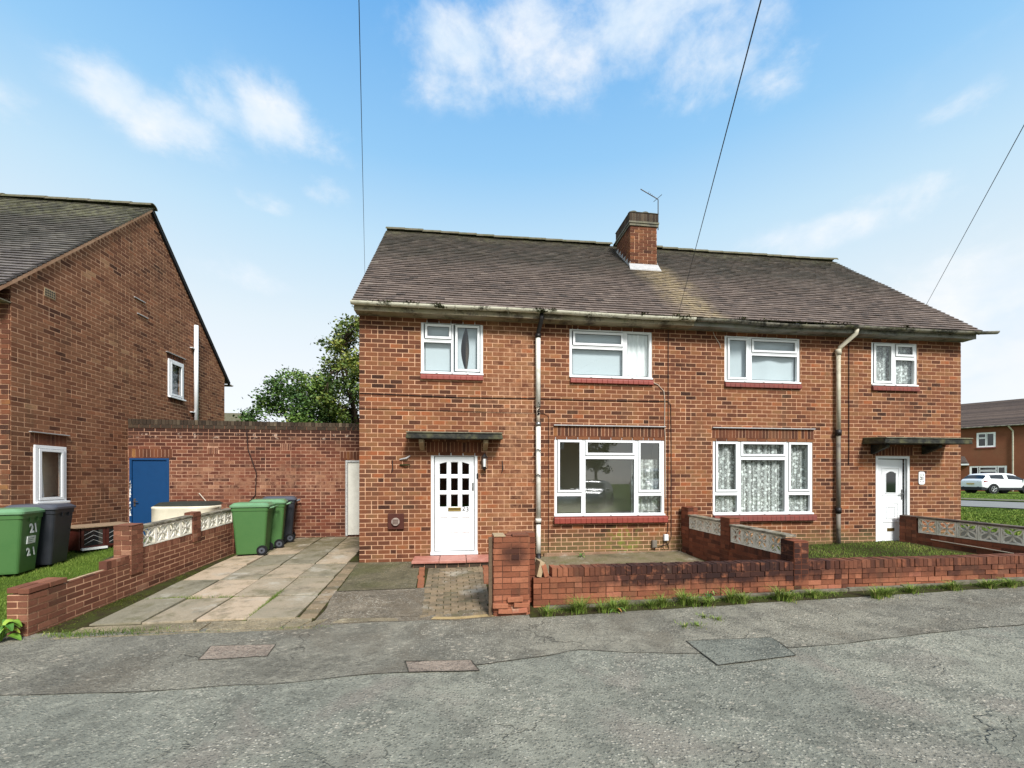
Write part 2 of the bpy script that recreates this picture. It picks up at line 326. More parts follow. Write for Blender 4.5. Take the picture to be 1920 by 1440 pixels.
def asphalt(name, c1, c2, stones, crack=.5, tint=None, seed=0, lichen=0):
    k = material(name)
    p = k.vm('ADD', k.pos, (seed*7.3, seed*3.1, 0))
    big = k.noise(p, .45, 4, .6); mid = k.noise(p, 2.4, 5, .68); blot = k.noise(p, 1.1, 3, .5, .6)
    c = k.mix(k.sm(big, .38, .62), c1, c2)
    c = k.mix(k.sm(mid, .42, .66, 0, .6), c, tuple(q*.5 for q in c1)); c = k.mix(k.sm(k.noise(p, 9, 5, .75), .50, .68, 0, .45), c, tuple(min(1, q*1.5) for q in c2)); c = k.mix(k.sm(k.noise(k.vm('ADD', p, (3, 8, 1)), 11, 5, .75), .50, .70, 0, .55), c, tuple(q*.42 for q in c1))
    if tint: c = k.mix(k.sm(blot, .5, .68, 0, .55), c, tint)
    def grains(sc, lo, hi, d0, d1):
        x = k.n('ShaderNodeTexVoronoi'); k.put(x.inputs['Vector'], p); x.inputs['Scale'].default_value = sc
        fs = k.n('ShaderNodeSeparateColor'); k.put(fs.inputs[0], x.outputs['Color'])
        return k.m('MULTIPLY', k.sm(fs.outputs[0], lo, hi), k.sm(x.outputs['Distance'], d0, d1)), fs.outputs[1]
    zone = k.sm(k.noise(p, .8, 4, .6), .40, .60, .25, 1)
    dark, _ = grains(46, .35, .65, .62, .25)
    c = k.mix(k.m('MULTIPLY', k.m('MULTIPLY', dark, .62), k.sm(k.noise(p, .6, 3), .35, .62, .45, 1)), c, tuple(q*.42 for q in c1))
    st, _ = grains(40, .50, .85, .5, .2); c = k.mix(k.m('MULTIPLY', k.m('MULTIPLY', st, stones), zone), c, sr(196, 190, 172))
    s2, _ = grains(19, .62, .9, .46, .22); s2 = k.m('MULTIPLY', s2, k.sm(k.noise(p, 42, 3, .7), .40, .56)); c = k.mix(k.m('MULTIPLY', k.m('MULTIPLY', s2, stones*.8), zone), c, sr(186, 178, 160))
    g2 = k.noise(p, 140, 3, .8)
    c = k.mix(k.sm(g2, .48, .7, 0, .6), c, tuple(q*.3 for q in c1))
    w1 = k.comb(k.m('MULTIPLY', k.noise(p, 5, 3), .35), k.m('MULTIPLY', k.noise(k.vm('ADD', p, (9, 4, 2)), 5, 3), .35), 0)
    e = k.vor(k.vm('ADD', k.vm('MULTIPLY', p, (.8, 1, 0)), w1), 1.15, 'DISTANCE_TO_EDGE')
    cr = k.m('MULTIPLY', k.sm(e, .008, .001), k.sm(k.noise(p, .9, 2), .50, .62))
    c = k.mix(k.m('MULTIPLY', cr, crack*.6), c, sr(46, 44, 38))
    if lichen:
        lv = k.vor(k.vm('MULTIPLY', p, (1, 1.6, 1)), 9); lm = k.m('MULTIPLY', k.sm(lv, .30, .16), k.sm(k.noise(p, 1.6, 3), .47, .6))
        lm = k.m('MULTIPLY', lm, k.sm(k.noise(p, 30, 3), .38, .5))
        c = k.mix(k.m('MULTIPLY', lm, lichen), c, sr(190, 178, 158))
    h = k.m('ADD', k.m('MULTIPLY', st, .8), k.m('ADD', k.m('MULTIPLY', g2, 1.0), k.m('MULTIPLY', cr, -3)))
    bump(k, k.m('ADD', h, k.m('MULTIPLY', dark, -.8)), .7, .014)
    return fin(k, c, .88, .25)
M_road = asphalt('road_asphalt', sr(130, 130, 117), sr(150, 148, 132), .85, .7, sr(140, 130, 118), 0, .45)
M_pave = asphalt('pavement_asphalt', sr(124, 120, 107), sr(143, 138, 122), .65, .8, sr(108, 100, 86), 3, .7)
M_patch = asphalt('patch_asphalt', sr(114, 116, 106), sr(128, 129, 117), .5, 0, None, 5)
M_patchP = asphalt('pinkish_patch', sr(142, 128, 114), sr(156, 140, 124), .5, .3, None, 8)
M_tar = plain('tar_seam', sr(58, 55, 48), .9, .2, dirt=.7, scale=20, tint=sr(104, 100, 86))
M_roadFar = plain('far_road_asphalt', sr(128, 128, 124), .9, .2, dirt=.2, scale=1)
M_holeshade = plain('hole_shade_dark', sr(62, 58, 48), .9, .2, dirt=.6, scale=4, tint=sr(40, 42, 28))  # shade put into the colour of ground seen through the pierced blocks
M_kerb = plain('kerb_stone', sr(112, 106, 92), .9, .2, dirt=.8, scale=5, tint=sr(56, 56, 38))
def concrete(name, c1, c2, moss=.3, mossc=sr(84, 84, 44), grit=.5):
    k = material(name)
    t = k.m('ADD', k.m('MULTIPLY', k.tone, .8), k.m('MULTIPLY', k.noise(k.pos, 1.6, 5, .65), .6))
    c = k.mix(k.sm(t, .25, .95), c1, c2)
    m = k.noise(k.pos, 3.3, 6, .7); c = k.mix(k.sm(m, .48, .68, 0, moss), c, mossc)
    x, y, z = k.xyz(k.pos)
    c = k.mix(k.m('MULTIPLY', k.sm(y, 8.6, 10.6), k.sm(m, .35, .55, .25, .8)), c, sr(88, 80, 50))
    g = k.noise(k.pos, 90, 3, .8); c = k.mix(k.sm(g, .46, .75, 0, grit), c, tuple(q*.45 for q in c1))
    s = k.noise(k.pos, 22, 4, .75); c = k.mix(k.sm(s, .56, .72, 0, .35), c, sr(190, 180, 162))
    q1 = k.noise(k.vm('ADD', k.pos, (5, 2, 0)), 2.1, 6, .72); c = k.mix(k.sm(q1, .50, .70, 0, .62), c, tuple(q*.42 for q in c1)); q2 = k.noise(k.vm('ADD', k.pos, (1, 9, 0)), 1.7, 5, .7); c = k.mix(k.sm(q2, .54, .72, 0, .5), c, sr(186, 180, 166))
    bump(k, g, .35, .006); return fin(k, c, .9, .2)
M_slab = concrete('paving_slab', sr(128, 121, 102), sr(176, 156, 132), .6, sr(86, 82, 50))

M_pad = asphalt('rough_concrete', sr(104, 97, 74), sr(124, 114, 90), .35, .5, sr(80, 82, 42), 11, 0)
M_pad2 = asphalt('gritty_concrete', sr(120, 110, 94), sr(142, 130, 111), .7, .6, sr(98, 84, 64), 14, .4)
M_apron = asphalt('crumbling_apron', sr(138, 126, 102), sr(164, 148, 118), .5, .9, sr(96, 92, 56), 17, 0)

M_sand = concrete('sandy_edge', sr(156, 134, 92), sr(176, 152, 110), .2, sr(110, 96, 66), .7)
M_sett = concrete('block_paver', sr(102, 92, 74), sr(134, 116, 92), .35, sr(86, 86, 56), .6)
M_gcon = concrete('garden_concrete', sr(98, 89, 68), sr(122, 110, 86), .6, sr(82, 86, 42), .6)
M_plinth = concrete('render_plinth', sr(128, 100, 80), sr(148, 118, 94), .6, sr(88, 84, 50), .4)
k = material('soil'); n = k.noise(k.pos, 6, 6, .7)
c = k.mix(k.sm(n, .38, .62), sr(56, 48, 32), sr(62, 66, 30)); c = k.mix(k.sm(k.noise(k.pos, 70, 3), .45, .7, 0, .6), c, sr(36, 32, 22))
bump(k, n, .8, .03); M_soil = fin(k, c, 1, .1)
k = material('lawn_ground'); n = k.noise(k.pos, 1.3, 6, .7); f = k.noise(k.pos, 30, 4, .8)
c = k.mix(k.sm(n, .36, .64), sr(80, 100, 34), sr(98, 118, 44)); c = k.mix(k.sm(f, .40, .68, 0, .5), c, sr(56, 88, 18))
bump(k, f, 1, .04); M_lawn = fin(k, c, 1, .1)
k = material('grass_blade'); c = k.ramp(k.tone, [(0, sr(62, 80, 32)), (.4, sr(92, 114, 44)), (.75, sr(124, 142, 62)), (.9, sr(154, 156, 84)), (1, sr(180, 162, 112))])
M_blade = fin(k, c, .7, .15)
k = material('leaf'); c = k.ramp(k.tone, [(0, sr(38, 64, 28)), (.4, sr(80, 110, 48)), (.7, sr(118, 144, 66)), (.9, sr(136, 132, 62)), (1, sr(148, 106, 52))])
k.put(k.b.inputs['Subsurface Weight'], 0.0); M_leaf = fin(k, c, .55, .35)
k = material('leaf_yellow'); c = k.ramp(k.tone, [(0, sr(48, 70, 28)), (.35, sr(84, 104, 40)), (.7, sr(138, 140, 58)), (1, sr(174, 152, 70))])
M_leafY = fin(k, c, .55, .35)
k = material('moss_blade'); c = k.ramp(k.tone, [(0, sr(46, 50, 22)), (.5, sr(76, 80, 32)), (1, sr(112, 116, 50))]); M_mossb = fin(k, c, .9, .1)
k = material('weed_leaf'); c = k.ramp(k.tone, [(0, sr(60, 104, 34)), (.6, sr(110, 148, 52)), (1, sr(196, 200, 80))])
M_weed = fin(k, c, .45, .4)

# ------------------------------------------------------------------ geometry helpers
def clamp(v, a, b): return max(a, min(b, v))
def G(x, y):
    k = clamp((x-12)/8, 0, 1); k = k*k*(3-2*k)
    return -.19+.06*clamp(y-5.5, 0, 6)*(1-.6*k)+.022*clamp(x, 0, 21)
class MB:
    def __init__(s): s.v = []; s.f = []; s.t = []; s.m = []
    def quad(s, pts, tone=.5, mi=0):
        b = len(s.v); s.v += [tuple(p) for p in pts]; s.f.append(tuple(range(b, b+len(pts)))); s.t.append(tone); s.m.append(mi)
    def hexa(s, p, tone=.5, mi=0, faces=((0, 3, 2, 1), (4, 5, 6, 7), (0, 1, 5, 4), (1, 2, 6, 5), (2, 3, 7, 6), (3, 0, 4, 7))):
        b = len(s.v); s.v += [tuple(q) for q in p]
        for f in faces: s.f.append(tuple(b+i for i in f)); s.t.append(tone); s.m.append(mi)
    def box(s, x0, x1, y0, y1, z0, z1, tone=.5, mi=0):
        s.hexa([(x0, y0, z0), (x1, y0, z0), (x1, y1, z0), (x0, y1, z0), (x0, y0, z1), (x1, y0, z1), (x1, y1, z1), (x0, y1, z1)], tone, mi)
    def ring(s, x0, x1, z0, z1, w_, y0, y1, mi=0):
        s.box(x0, x1, y0, y1, z1-w_, z1, .5, mi); s.box(x0, x1, y0, y1, z0, z0+w_, .5, mi)
        s.box(x0, x0+w_, y0, y1, z0+w_, z1-w_, .5, mi); s.box(x1-w_, x1, y0, y1, z0+w_, z1-w_, .5, mi)
    def tube(s, pts, r, n=8, mi=0, tone=.5, cap=True):
        pts = [V(p) for p in pts]; rs = r if isinstance(r, (list, tuple)) else [r]*len(pts)
        b = len(s.v); up = None
        for i, p in enumerate(pts):
            t = (pts[min(i+1, len(pts)-1)]-pts[max(i-1, 0)]).normalized()
            a = t.orthogonal().normalized() if up is None else (up-t*up.dot(t)).normalized()
            up = a; c_ = t.cross(a)
            for j in range(n):
                q = p+(a*math.cos(2*math.pi*j/n)+c_*math.sin(2*math.pi*j/n))*rs[i]; s.v.append(tuple(q))
        for i in range(len(pts)-1):
            for j in range(n):
                s.f.append((b+i*n+j, b+i*n+(j+1) % n, b+(i+1)*n+(j+1) % n, b+(i+1)*n+j)); s.t.append(tone); s.m.append(mi)
        if cap:
            s.f.append(tuple(b+j for j in reversed(range(n)))); s.t.append(tone); s.m.append(mi)
            e = b+(len(pts)-1)*n; s.f.append(tuple(e+j for j in range(n))); s.t.append(tone); s.m.append(mi)
    def prism(s, poly, y0, y1, tone=.5, mi=0):    # polygon in x,z pushed along y
        n = len(poly); b = len(s.v)
        s.v += [(x, y0, z) for x, z in poly]+[(x, y1, z) for x, z in poly]
        s.f.append(tuple(b+i for i in range(n))); s.f.append(tuple(b+n+i for i in reversed(range(n)))); s.t += [tone]*2; s.m += [mi]*2
        for i in range(n): s.f.append((b+i, b+n+i, b+n+(i+1) % n, b+(i+1) % n)); s.t.append(tone); s.m.append(mi)
    def xform(s, M): s.v = [tuple(M @ V(p)) for p in s.v]; return s
    def mesh(s, name, mats, smooth=False):
        me = bpy.data.meshes.new(name); me.from_pydata(s.v, [], s.f)
        for m in (mats if isinstance(mats, (list, tuple)) else [mats]): me.materials.append(m)
        a = me.attributes.new('tone', 'FLOAT', 'FACE'); a.data.foreach_set('value', s.t)
        me.polygons.foreach_set('material_index', s.m)
        if smooth: me.polygons.foreach_set('use_smooth', [True]*len(s.f))
        me.update(); return me
    def build(s, name, mats, parent=None, smooth=False, loc=None, bevel=0, kind=None):
        if not s.f: return None
        o = bpy.data.objects.new(name, s.mesh(name, mats, smooth)); COL.objects.link(o)
        if parent is not None: o.parent = parent
        if loc is not None: o.location = loc
        if bevel:
            m = o.modifiers.new('bevel', 'BEVEL'); m.width = bevel; m.segments = 2; m.limit_method = 'ANGLE'
        if kind: o['kind'] = kind
        return o
def tag(o, label=None, cat=None, group=None, kind=None):
    if label: o['label'] = label
    if cat: o['category'] = cat
    if group: o['group'] = group
    if kind: o['kind'] = kind
    return o
def thing(name, label, cat, loc=(0, 0, 0), rz=0, group=None):
    o = bpy.data.objects.new(name, None); COL.objects.link(o); o.location = loc; o.rotation_euler = (0, 0, rz)
    o.empty_display_size = .2
    return tag(o, label, cat, group)
def off(o):     # world offset of an unrotated chain
    p = V((0, 0, 0))
    while o is not None: p += o.location; o = o.parent
    return p
def copy_tree(o, parent=None):
    c_ = o.copy(); COL.objects.link(c_)
    if parent is not None: c_.parent = parent
    for ch in list(o.children): copy_tree(ch, c_)
    return c_
def worldbuild(mb, name, mats, parent, **kw):   # vertices given in world space, parent an unrotated thing
    d_ = off(parent)
    mb.v = [(x-d_.x, y-d_.y, z-d_.z) for x, y, z in mb.v]
    return mb.build(name, mats, parent, **kw)

class Frame:
    def __init__(s, o, u, w_=(0, 0, 1), n=None, sh=0):
        s.o = V(o); s.u = V(u).normalized(); s.w = V(w_).normalized()
        s.n = V(n).normalized() if n else s.u.cross(s.w).normalized(); s.sh = sh
    def p(s, u, v, d_=0): return s.o+s.u*u+s.w*v+s.n*d_+V((0, 0, s.sh*u))
NB = 10
def place_bricks(name, parent, fr, items, mat, nind=300, base='brickwork', back=.03):
    """items: (u0,u1,v0,v1,tone,proud). The nearest nind become objects, the rest one joined part."""
    items = [i for i in items if i[1]-i[0] > .012 and i[3]-i[2] > .012]
    items.sort(key=lambda i: (fr.p((i[0]+i[1])/2, (i[2]+i[3])/2)-CAM).length)
    cache = {}; d_ = off(parent)
    FC = ((4, 5, 6, 7), (0, 1, 5, 4), (1, 2, 6, 5), (2, 3, 7, 6), (3, 0, 4, 7))
    def hexpts(f, c0, c1, v0, v1, pr, bk, jr):
        j = lambda a: jr.uniform(-a, a)
        P = []
        for d0, aa in ((-bk, 0), (pr, 1)):
            for (a, b_) in ((c0, v0), (c1, v0), (c1, v1), (c0, v1)):
                P.append(f(a+j(.0018)*aa, b_+j(.0018)*aa, d0+j(.001)*aa))
        return P
    for it in items[:nind]:
        u0, u1, v0, v1, t, pr = it
        key = (round(u1-u0, 2), round(v1-v0, 2), int(t*NB))
        L, H = u1-u0, v1-v0
        if key not in cache:
            mb = MB(); jr = random.Random(hash(key) & 0xffff)
            f0 = lambda a, b_, c_: fr.u*a+fr.w*b_+fr.n*c_+V((0, 0, fr.sh*a))
            mb.hexa(hexpts(f0, -L/2, L/2, -H/2, H/2, 0, back, jr), (key[2]+.5)/NB, 0, FC)
            cache[key] = mb.mesh(name, mat)
        o = bpy.data.objects.new(name, cache[key]); COL.objects.link(o); o.parent = parent
        o.location = fr.p((u0+u1)/2, (v0+v1)/2, pr)-d_
    if len(items) > nind:
        mb = MB(); jr = random.Random(5)
        for u0, u1, v0, v1, t, pr in items[nind:]:
            mb.hexa(hexpts(lambda a, b_, c_: fr.p(a, b_, c_), u0, u1, v0, v1, pr, back, jr), t, 0, FC)
        worldbuild(mb, base, mat, parent, kind='stuff')
def rows(u0, u1, v0, v1, L=.2327, H=.0857, J=.014, holes=(), clip=None, seed=1, header=.07, gap=0, pj=.003, phase=0, tonef=None):
    r = random.Random(seed); out = []
    nr = int(round((v1-v0)/H)); H = (v1-v0)/nr
    for i in range(nr):
        z0 = v0+i*H; z1 = z0+H; zc = (z0+z1)/2
        a0, a1 = u0, u1
        if clip: a0, a1 = clip(z1)
        x = u0+phase-(L/2 if i % 2 else 0)-(0 if i % 2 else 0)
        x = x-L*math.ceil((x-u0)/L) if x > u0 else x
        segs = []
        while x < u1:
            if r.random() < header: segs += [(x, x+L/2), (x+L/2, x+L)]
            else: segs.append((x, x+L))
            x += L
        for s0, s1 in segs:
            parts = [(max(s0, a0), min(s1, a1))]
            for hx0, hx1, hz0, hz1 in holes:
                if hz0+.02 < zc < hz1-.02:
                    nn = []
                    for p0, p1 in parts:
                        if p1 <= hx0 or p0 >= hx1: nn.append((p0, p1)); continue
                        if p0 < hx0: nn.append((p0, hx0))
                        if p1 > hx1: nn.append((hx1, p1))
                    parts = nn
            for p0, p1 in parts:
                if p1-p0 < .03: continue
                if gap and r.random() < gap: continue
                t = clamp(r.gauss(.47, .21), 0, 1)
                if r.random() < .04: t = r.choice((.02, .97))
                if tonef: t = tonef(t, (p0+p1)/2, zc)
                out.append((p0+J/2, p1-J/2, z0+J/2, z1-J/2, t, r.uniform(0, pj)))
    return out
def soldiers(u0, u1, v0, v1, w_=.0777, J=.0105, seed=3, pj=.004):
    r = random.Random(seed); n = max(1, int(round((u1-u0)/w_))); w_ = (u1-u0)/n
    return [(u0+i*w_+J/2, u0+(i+1)*w_-J/2, v0+J/2, v1-J/2, clamp(r.gauss(.45, .25), 0, 1), r.uniform(0, pj)) for i in range(n)]
def backing(mb, fr, u0, u1, v0, v1, holes, d_=-.002, mi=0):
    us = sorted({u0, u1, *[clamp(h[0], u0, u1) for h in holes], *[clamp(h[1], u0, u1) for h in holes]})
    vs = sorted({v0, v1, *[clamp(h[2], v0, v1) for h in holes], *[clamp(h[3], v0, v1) for h in holes]})
    for a, b_ in zip(us, us[1:]):
        for c_, e in zip(vs, vs[1:]):
            m_, n_ = (a+b_)/2, (c_+e)/2
            if any(h[0] < m_ < h[1] and h[2] < n_ < h[3] for h in holes): continue
            mb.quad([fr.p(a, c_, d_), fr.p(b_, c_, d_), fr.p(b_, e, d_), fr.p(a, e, d_)], .5, mi)
def reveal(mb, fr, h, depth=.12, mi=0):
    a, b_, c_, e = h; P = lambda u, v, d_: fr.p(u, v, d_)
    for (p, q) in (((a, c_), (b_, c_)), ((b_, c_), (b_, e)), ((b_, e), (a, e)), ((a, e), (a, c_))):
        mb.quad([P(*p, -.008), P(*q, -.008), P(*q, -depth), P(*p, -depth)], .5, mi)
def sheet(name, p00, p10, p11, p01, nx, ny, dz, mat, kind='structure', edge=None, wob=0):
    mb = MB(); P = [V((*q, 0)) for q in (p00, p10, p11, p01)]
    for j in range(ny+1):
        for i in range(nx+1):
            a, b_ = i/nx, j/ny
            q = (P[0]*(1-a)+P[1]*a)*(1-b_)+(P[3]*(1-a)+P[2]*a)*b_
            if wob:
                e = max(0, 1-min(a, 1-a)*nx*.5, 1-min(b_, 1-b_)*ny*.5); e = 1 if e > 0 else 0
                q += V((mnoise.noise(q*2.1)*wob*e, mnoise.noise(q*2.1+V((7, 3, 1)))*wob*e, 0))
            mb.v.append((q.x, q.y, G(q.x, q.y)+dz))
    for j in range(ny):
        for i in range(nx):
            b0 = j*(nx+1)+i; mb.f.append((b0, b0+1, b0+nx+2, b0+nx+1)); mb.t.append(.5); mb.m.append(0)
    return mb.build(name, mat, kind=kind)

# ------------------------------------------------------------------ ground
xs = [-140, -60, -30, -16, -8, -4, 0, 4, 8, 12, 13, 14, 15, 16, 17, 18, 19, 20, 21, 24, 30, 40, 60, 100, 200, 500]
ys = [-80, -30, -10, 0, 3, 5.5, 6, 7, 8, 9, 10, 11.5, 13, 16, 20, 30, 45, 80, 150, 400]
mb = MB()
for y in ys:
    for x in xs: mb.v.append((x, y, G(x, y)-.03))
for j in range(len(ys)-1):
    for i in range(len(xs)-1):
        b0 = j*len(xs)+i; mb.f.append((b0, b0+1, b0+len(xs)+1, b0+len(xs))); mb.t.append(.5); mb.m.append(0)
mb.build('ground', M_lawn, kind='structure')
sheet('road', (-40, -3.2), (21, -3.2), (21, 4.6), (-40, 4.6), 61, 7, 0, M_road)
# pavement with a wandering front edge
mb = MB(); nx = 300
def pav_y(x): return 4.02+.07*math.sin(x*1.1+1)+.05*mnoise.noise(V((x*1.7, 0, 0)))+(.22*clamp(1-abs(x-1.2)/.9, 0, 1))
for i in range(nx+1):
    x = -20+i*.12
    for y in (pav_y(x), 4.6, 5.2, 5.56): mb.v.append((x, y, G(x, y)+.004))
for i in range(nx):
    for j in range(3):
        b0 = i*4+j; mb.f.append((b0, b0+4, b0+5, b0+1)); mb.t.append(.5); mb.m.append(0)
mb.build('pavement', M_pave, kind='structure')
mb = MB()     # tar line along the joint of road and pavement
for i in range(nx):
    x = -20+i*.12; x1 = x+.12; w0 = .001+.014*abs(mnoise.noise(V((x*3, 1, 0)))); w1 = .001+.014*abs(mnoise.noise(V((x1*3, 1, 0))))
    a, b_ = pav_y(x), pav_y(x1)
    mb.quad([(x, a-w0, G(x, a)+.008), (x1, b_-w1, G(x1, b_)+.008), (x1, b_+w1, G(x1, b_)+.008), (x, a+w0, G(x, a)+.008)])
mb.build('tar_joint', M_tar, kind='structure')
def patch(name, pts, mat, line=.005):
    c_ = [V((*p, 0)) for p in pts]
    o = sheet(name, *[tuple(p.xy) for p in c_], 8, 6, .009, mat, wob=.02)
    mb = MB()
    for i in range(4):
        a, b_ = c_[i], c_[(i+1) % 4]; n_ = int((b_-a).length/.05)+1
        nrm = (b_-a).normalized().cross(V((0, 0, 1)))
        for j in range(n_):
            q0, q1 = a.lerp(b_, j/n_), a.lerp(b_, (j+1)/n_)
            f = lambda q: line*(.4+1.2*abs(mnoise.noise(q*9)))
            P = []
            for q, s_ in ((q0, -1), (q1, -1), (q1, 1), (q0, 1)):
                r_ = q+nrm*f(q)*s_+V((mnoise.noise(q*2.1)*.02, mnoise.noise(q*2.1+V((7, 3, 1)))*.02, 0)); P.append((r_.x, r_.y, G(r_.x, r_.y)+.013))
            mb.quad(P)
    s_ = mb.build('patch_seam', M_tar, o); return o
patch('road_patch', [(2.38, 3.70), (3.24, 3.77), (3.33, 4.24), (2.40, 4.29)], M_patch)
patch('pinkish_road_patch', [(-2.55, 4.56), (-1.9, 4.56), (-1.95, 4.88), (-2.62, 4.92)], M_patchP, .006)
patch('short_road_patch', [(-.46, 4.02), (.2, 3.98), (.12, 4.22), (-.52, 4.27)], M_patchP, .008)
# gardens and driveway
sheet('driveway', (-4.85, 5.44), (-1.80, 5.44), (-1.80, 11.1), (-4.70, 11.1), 14, 22, .002, M_soil)
def pieces(parent, name, cells, mat, thick=.05, lift=.018, tilt=.006, gapj=.006, seed=1):
    r = random.Random(seed); out = []
    for pts in cells:
        cx = sum(p[0] for p in pts)/4; cy = sum(p[1] for p in pts)/4
        tx, ty, dz_ = r.uniform(-tilt, tilt), r.uniform(-tilt, tilt), r.uniform(-.004, .004)
        mb = MB(); P = []; Q = []
        for (x, y) in pts:
            v_ = V((x-cx, y-cy)); v_ = v_*(1-gapj/max(v_.length, .01)); x, y = v_.x+r.uniform(-.003, .003), v_.y+r.uniform(-.003, .003)
            z = G(x+cx, y+cy)+lift+dz_+tx*x*2+ty*y*2-G(cx, cy)
            P.append((x, y, z-thick)); Q.append((x*.99, y*.99, z))
        mb.hexa(P+Q, r.random())
        mb.build(name, mat, parent, loc=V((cx, cy, G(cx, cy)))-off(parent), bevel=.004)
drv = bpy.data.objects['driveway']
YR = [5.70, 6.62, 7.50, 8.42, 9.25, 10.12, 11.0]; XR = [-2.04, -2.63, -3.23, -3.83, -4.42]
cells = []
for j in range(6):
    for i in range(4):
        sh = .02*j*(1 if i else 1); cells.append([(XR[i+1]+sh*0-.015*j, YR[j]+.02*(i % 2)), (XR[i]-.015*j, YR[j]+.02*(i % 2)), (XR[i]-.015*j, YR[j+1]+.02*(i % 2)-.004), (XR[i+1]-.015*j, YR[j+1]+.02*(i % 2)-.004)])
pieces(drv, 'paving_slab', cells, M_slab, .05, .022, .010, .018, 4)
# crumbling apron between pavement and driveway
ap = sheet('driveway_apron', (-4.5, 5.36), (-1.7, 5.34), (-1.85, 5.74), (-4.45, 5.70), 40, 6, .006, M_apron, wob=.05)
pieces(ap, 'apron_slab', [[(-2.95, 5.42), (-2.1, 5.40), (-2.06, 5.68), (-2.95, 5.68)], [(-2.07, 5.40), (-1.9, 5.40), (-1.82, 5.6), (-2.02, 5.66)], [(-1.86, 5.38), (-1.74, 5.40), (-1.62, 5.66), (-1.77, 5.62)], [(-3.75, 5.44), (-3.0, 5.42), (-3.0, 5.68), (-3.75, 5.66)]], M_apron, .05, .018, .01, .01, 9)
# strip of small blocks beside the slabs
st = sheet('block_strip', (-2.02, 5.66), (-1.72, 5.66), (-1.82, 8.46), (-2.10, 8.46), 4, 20, .004, M_soil)
cells = []; y = 5.70; i = 0
while y < 8.35:
    h = .155+.03*((i*7) % 3)/3; f = (y-5.7)/2.8
    xa, xb = -2.02-.07*f, -1.80-.09*f
    cells.append([(xa, y), (xb, y), (xb, y+h), (xa, y+h)]); y += h; i += 1
pieces(st, 'edge_block', cells, M_sett, .05, .012, .02, .01, 6)
sheet('upper_concrete_pad', (-1.80, 6.72), (-.66, 6.76), (-.73, 8.40), (-1.88, 8.40), 8, 12, .022, M_pad, wob=.01)
sheet('lower_concrete_pad', (-1.76, 5.62), (-.47, 5.62), (-.52, 6.80), (-1.84, 6.74), 12, 10, .012, M_pad2, wob=.04)
sheet('sandy_edge', (-.35, 5.47), (.46, 5.47), (.46, 5.56), (-.3, 5.56), 16, 3, .014, M_sand, wob=.04)
sheet('sandy_patch', (-1.55, 5.50), (-.75, 5.46), (-.8, 5.56), (-1.45, 5.66), 16, 3, .013, M_apron, wob=.06)
sheet('threshold_concrete', (-1.66, 5.46), (.46, 5.44), (.46, 5.70), (-1.66, 5.72), 30, 4, .009, M_pad2, wob=.05)
bp = sheet('block_path', (-.62, 5.50), (.50, 5.50), (.56, 8.2), (-.72, 8.2), 6, 14, .004, M_soil)
cells = []; nrow = 0; y = 5.56
while y < 7.92:
    x = -.50-.05*((y-5.56)/2.4)+(-.10 if nrow % 2 else 0); x0 = x
    while x < .43:
        a = max(x, -.50-.05*((y-5.56)/2.4)); b_ = min(x+.2, .44)
        if b_-a > .05: cells.append([(a, y), (b_, y), (b_, y+.1), (a, y+.1)])
        x += .2
    y += .1; nrow += 1
pieces(bp, 'block_paver', cells, M_sett, .05, .012, .03, .004, 8)
for (xa, ya, xb, yb, n_) in ((-.60, 6.78, -.66, 7.98, 7), (.46, 6.85, .50, 8.02, 6)):
    cells = []
    for i in range(n_):
        f0, f1 = i/n_, (i+1)/n_; c0 = xa+(xb-xa)*f0; c1 = xa+(xb-xa)*f1; jx = rnd.uniform(-.012, .012)
        cells.append([(c0-.055+jx, ya+(yb-ya)*f0), (c0+.055+jx, ya+(yb-ya)*f0), (c1+.055+jx, ya+(yb-ya)*f1), (c1-.055+jx, ya+(yb-ya)*f1)])
    pieces(bp, 'edging_brick', cells, M_edging, .05, .030, .02, .008, 3)
sheet('front_garden_concrete', (1.0, 5.85), (4.7, 5.85), (4.55, 8.48), (.6, 8.48), 12, 10, .006, M_gcon, wob=.01)
sheet('wall_foot_soil', (.9, 5.36), (12, 5.36), (12, 5.8), (.9, 5.8), 60, 3, .010, M_soil, wob=.04)
kb = MB()
x = 1.15
for i in range(12):
    L_ = .9; kb.box(x+.005, x+L_-.005, 5.60, 5.66, G(x, 5.6)-.05, G(x+.4, 5.6)+.055+rnd.uniform(-.01, .01)); x += L_
tag(kb.build('concrete_edging', M_kerb, bevel=.008), 'low mossy concrete edging strip along the foot of the front wall', 'kerb')
sheet('house_front_garden', (5.1, 5.9), (10.2, 5.9), (9.8, 8.48), (4.75, 8.48), 12, 8, .0, M_soil)
sheet('shaded_side_yard', (-6.5, 8.7), (-4.86, 8.7), (-4.75, 11.0), (-6.7, 11.0), 6, 8, .106, M_holeshade)  # presumed paving, coloured dark so the left wall's holes look shaded
sheet('side_shade_strip', (10.35, 5.95), (12.9, 5.95), (12.9, 9.6), (11.5, 9.6), 8, 8, .008, M_holeshade)  # dark strip added so the right wall's holes look shaded
sheet('left_garden', (-16, 5.5), (-4.93, 5.5), (-4.72, 11.0), (-16, 11.0), 16, 10, .10, M_lawn)
# far side road, verges, pavement on the right
sheet('far_road', (21.6, 15.4), (27.6, 17.6), (14.6, 60), (8.6, 57), 4, 10, .004, M_roadFar)
sheet('far_road_near_end', (27, -4.4), (33.6, -2.4), (27.6, 17.6), (21.6, 15.4), 4, 8, .004, M_roadFar)
sheet('far_pavement', (28.0, 17.7), (29.8, 18.3), (16.8, 61), (15, 60.1), 2, 8, .06, M_kerb)
sheet('far_pavement_near_end', (34.0, -2.3), (35.8, -1.8), (29.8, 18.3), (28.0, 17.7), 2, 8, .06, M_kerb)

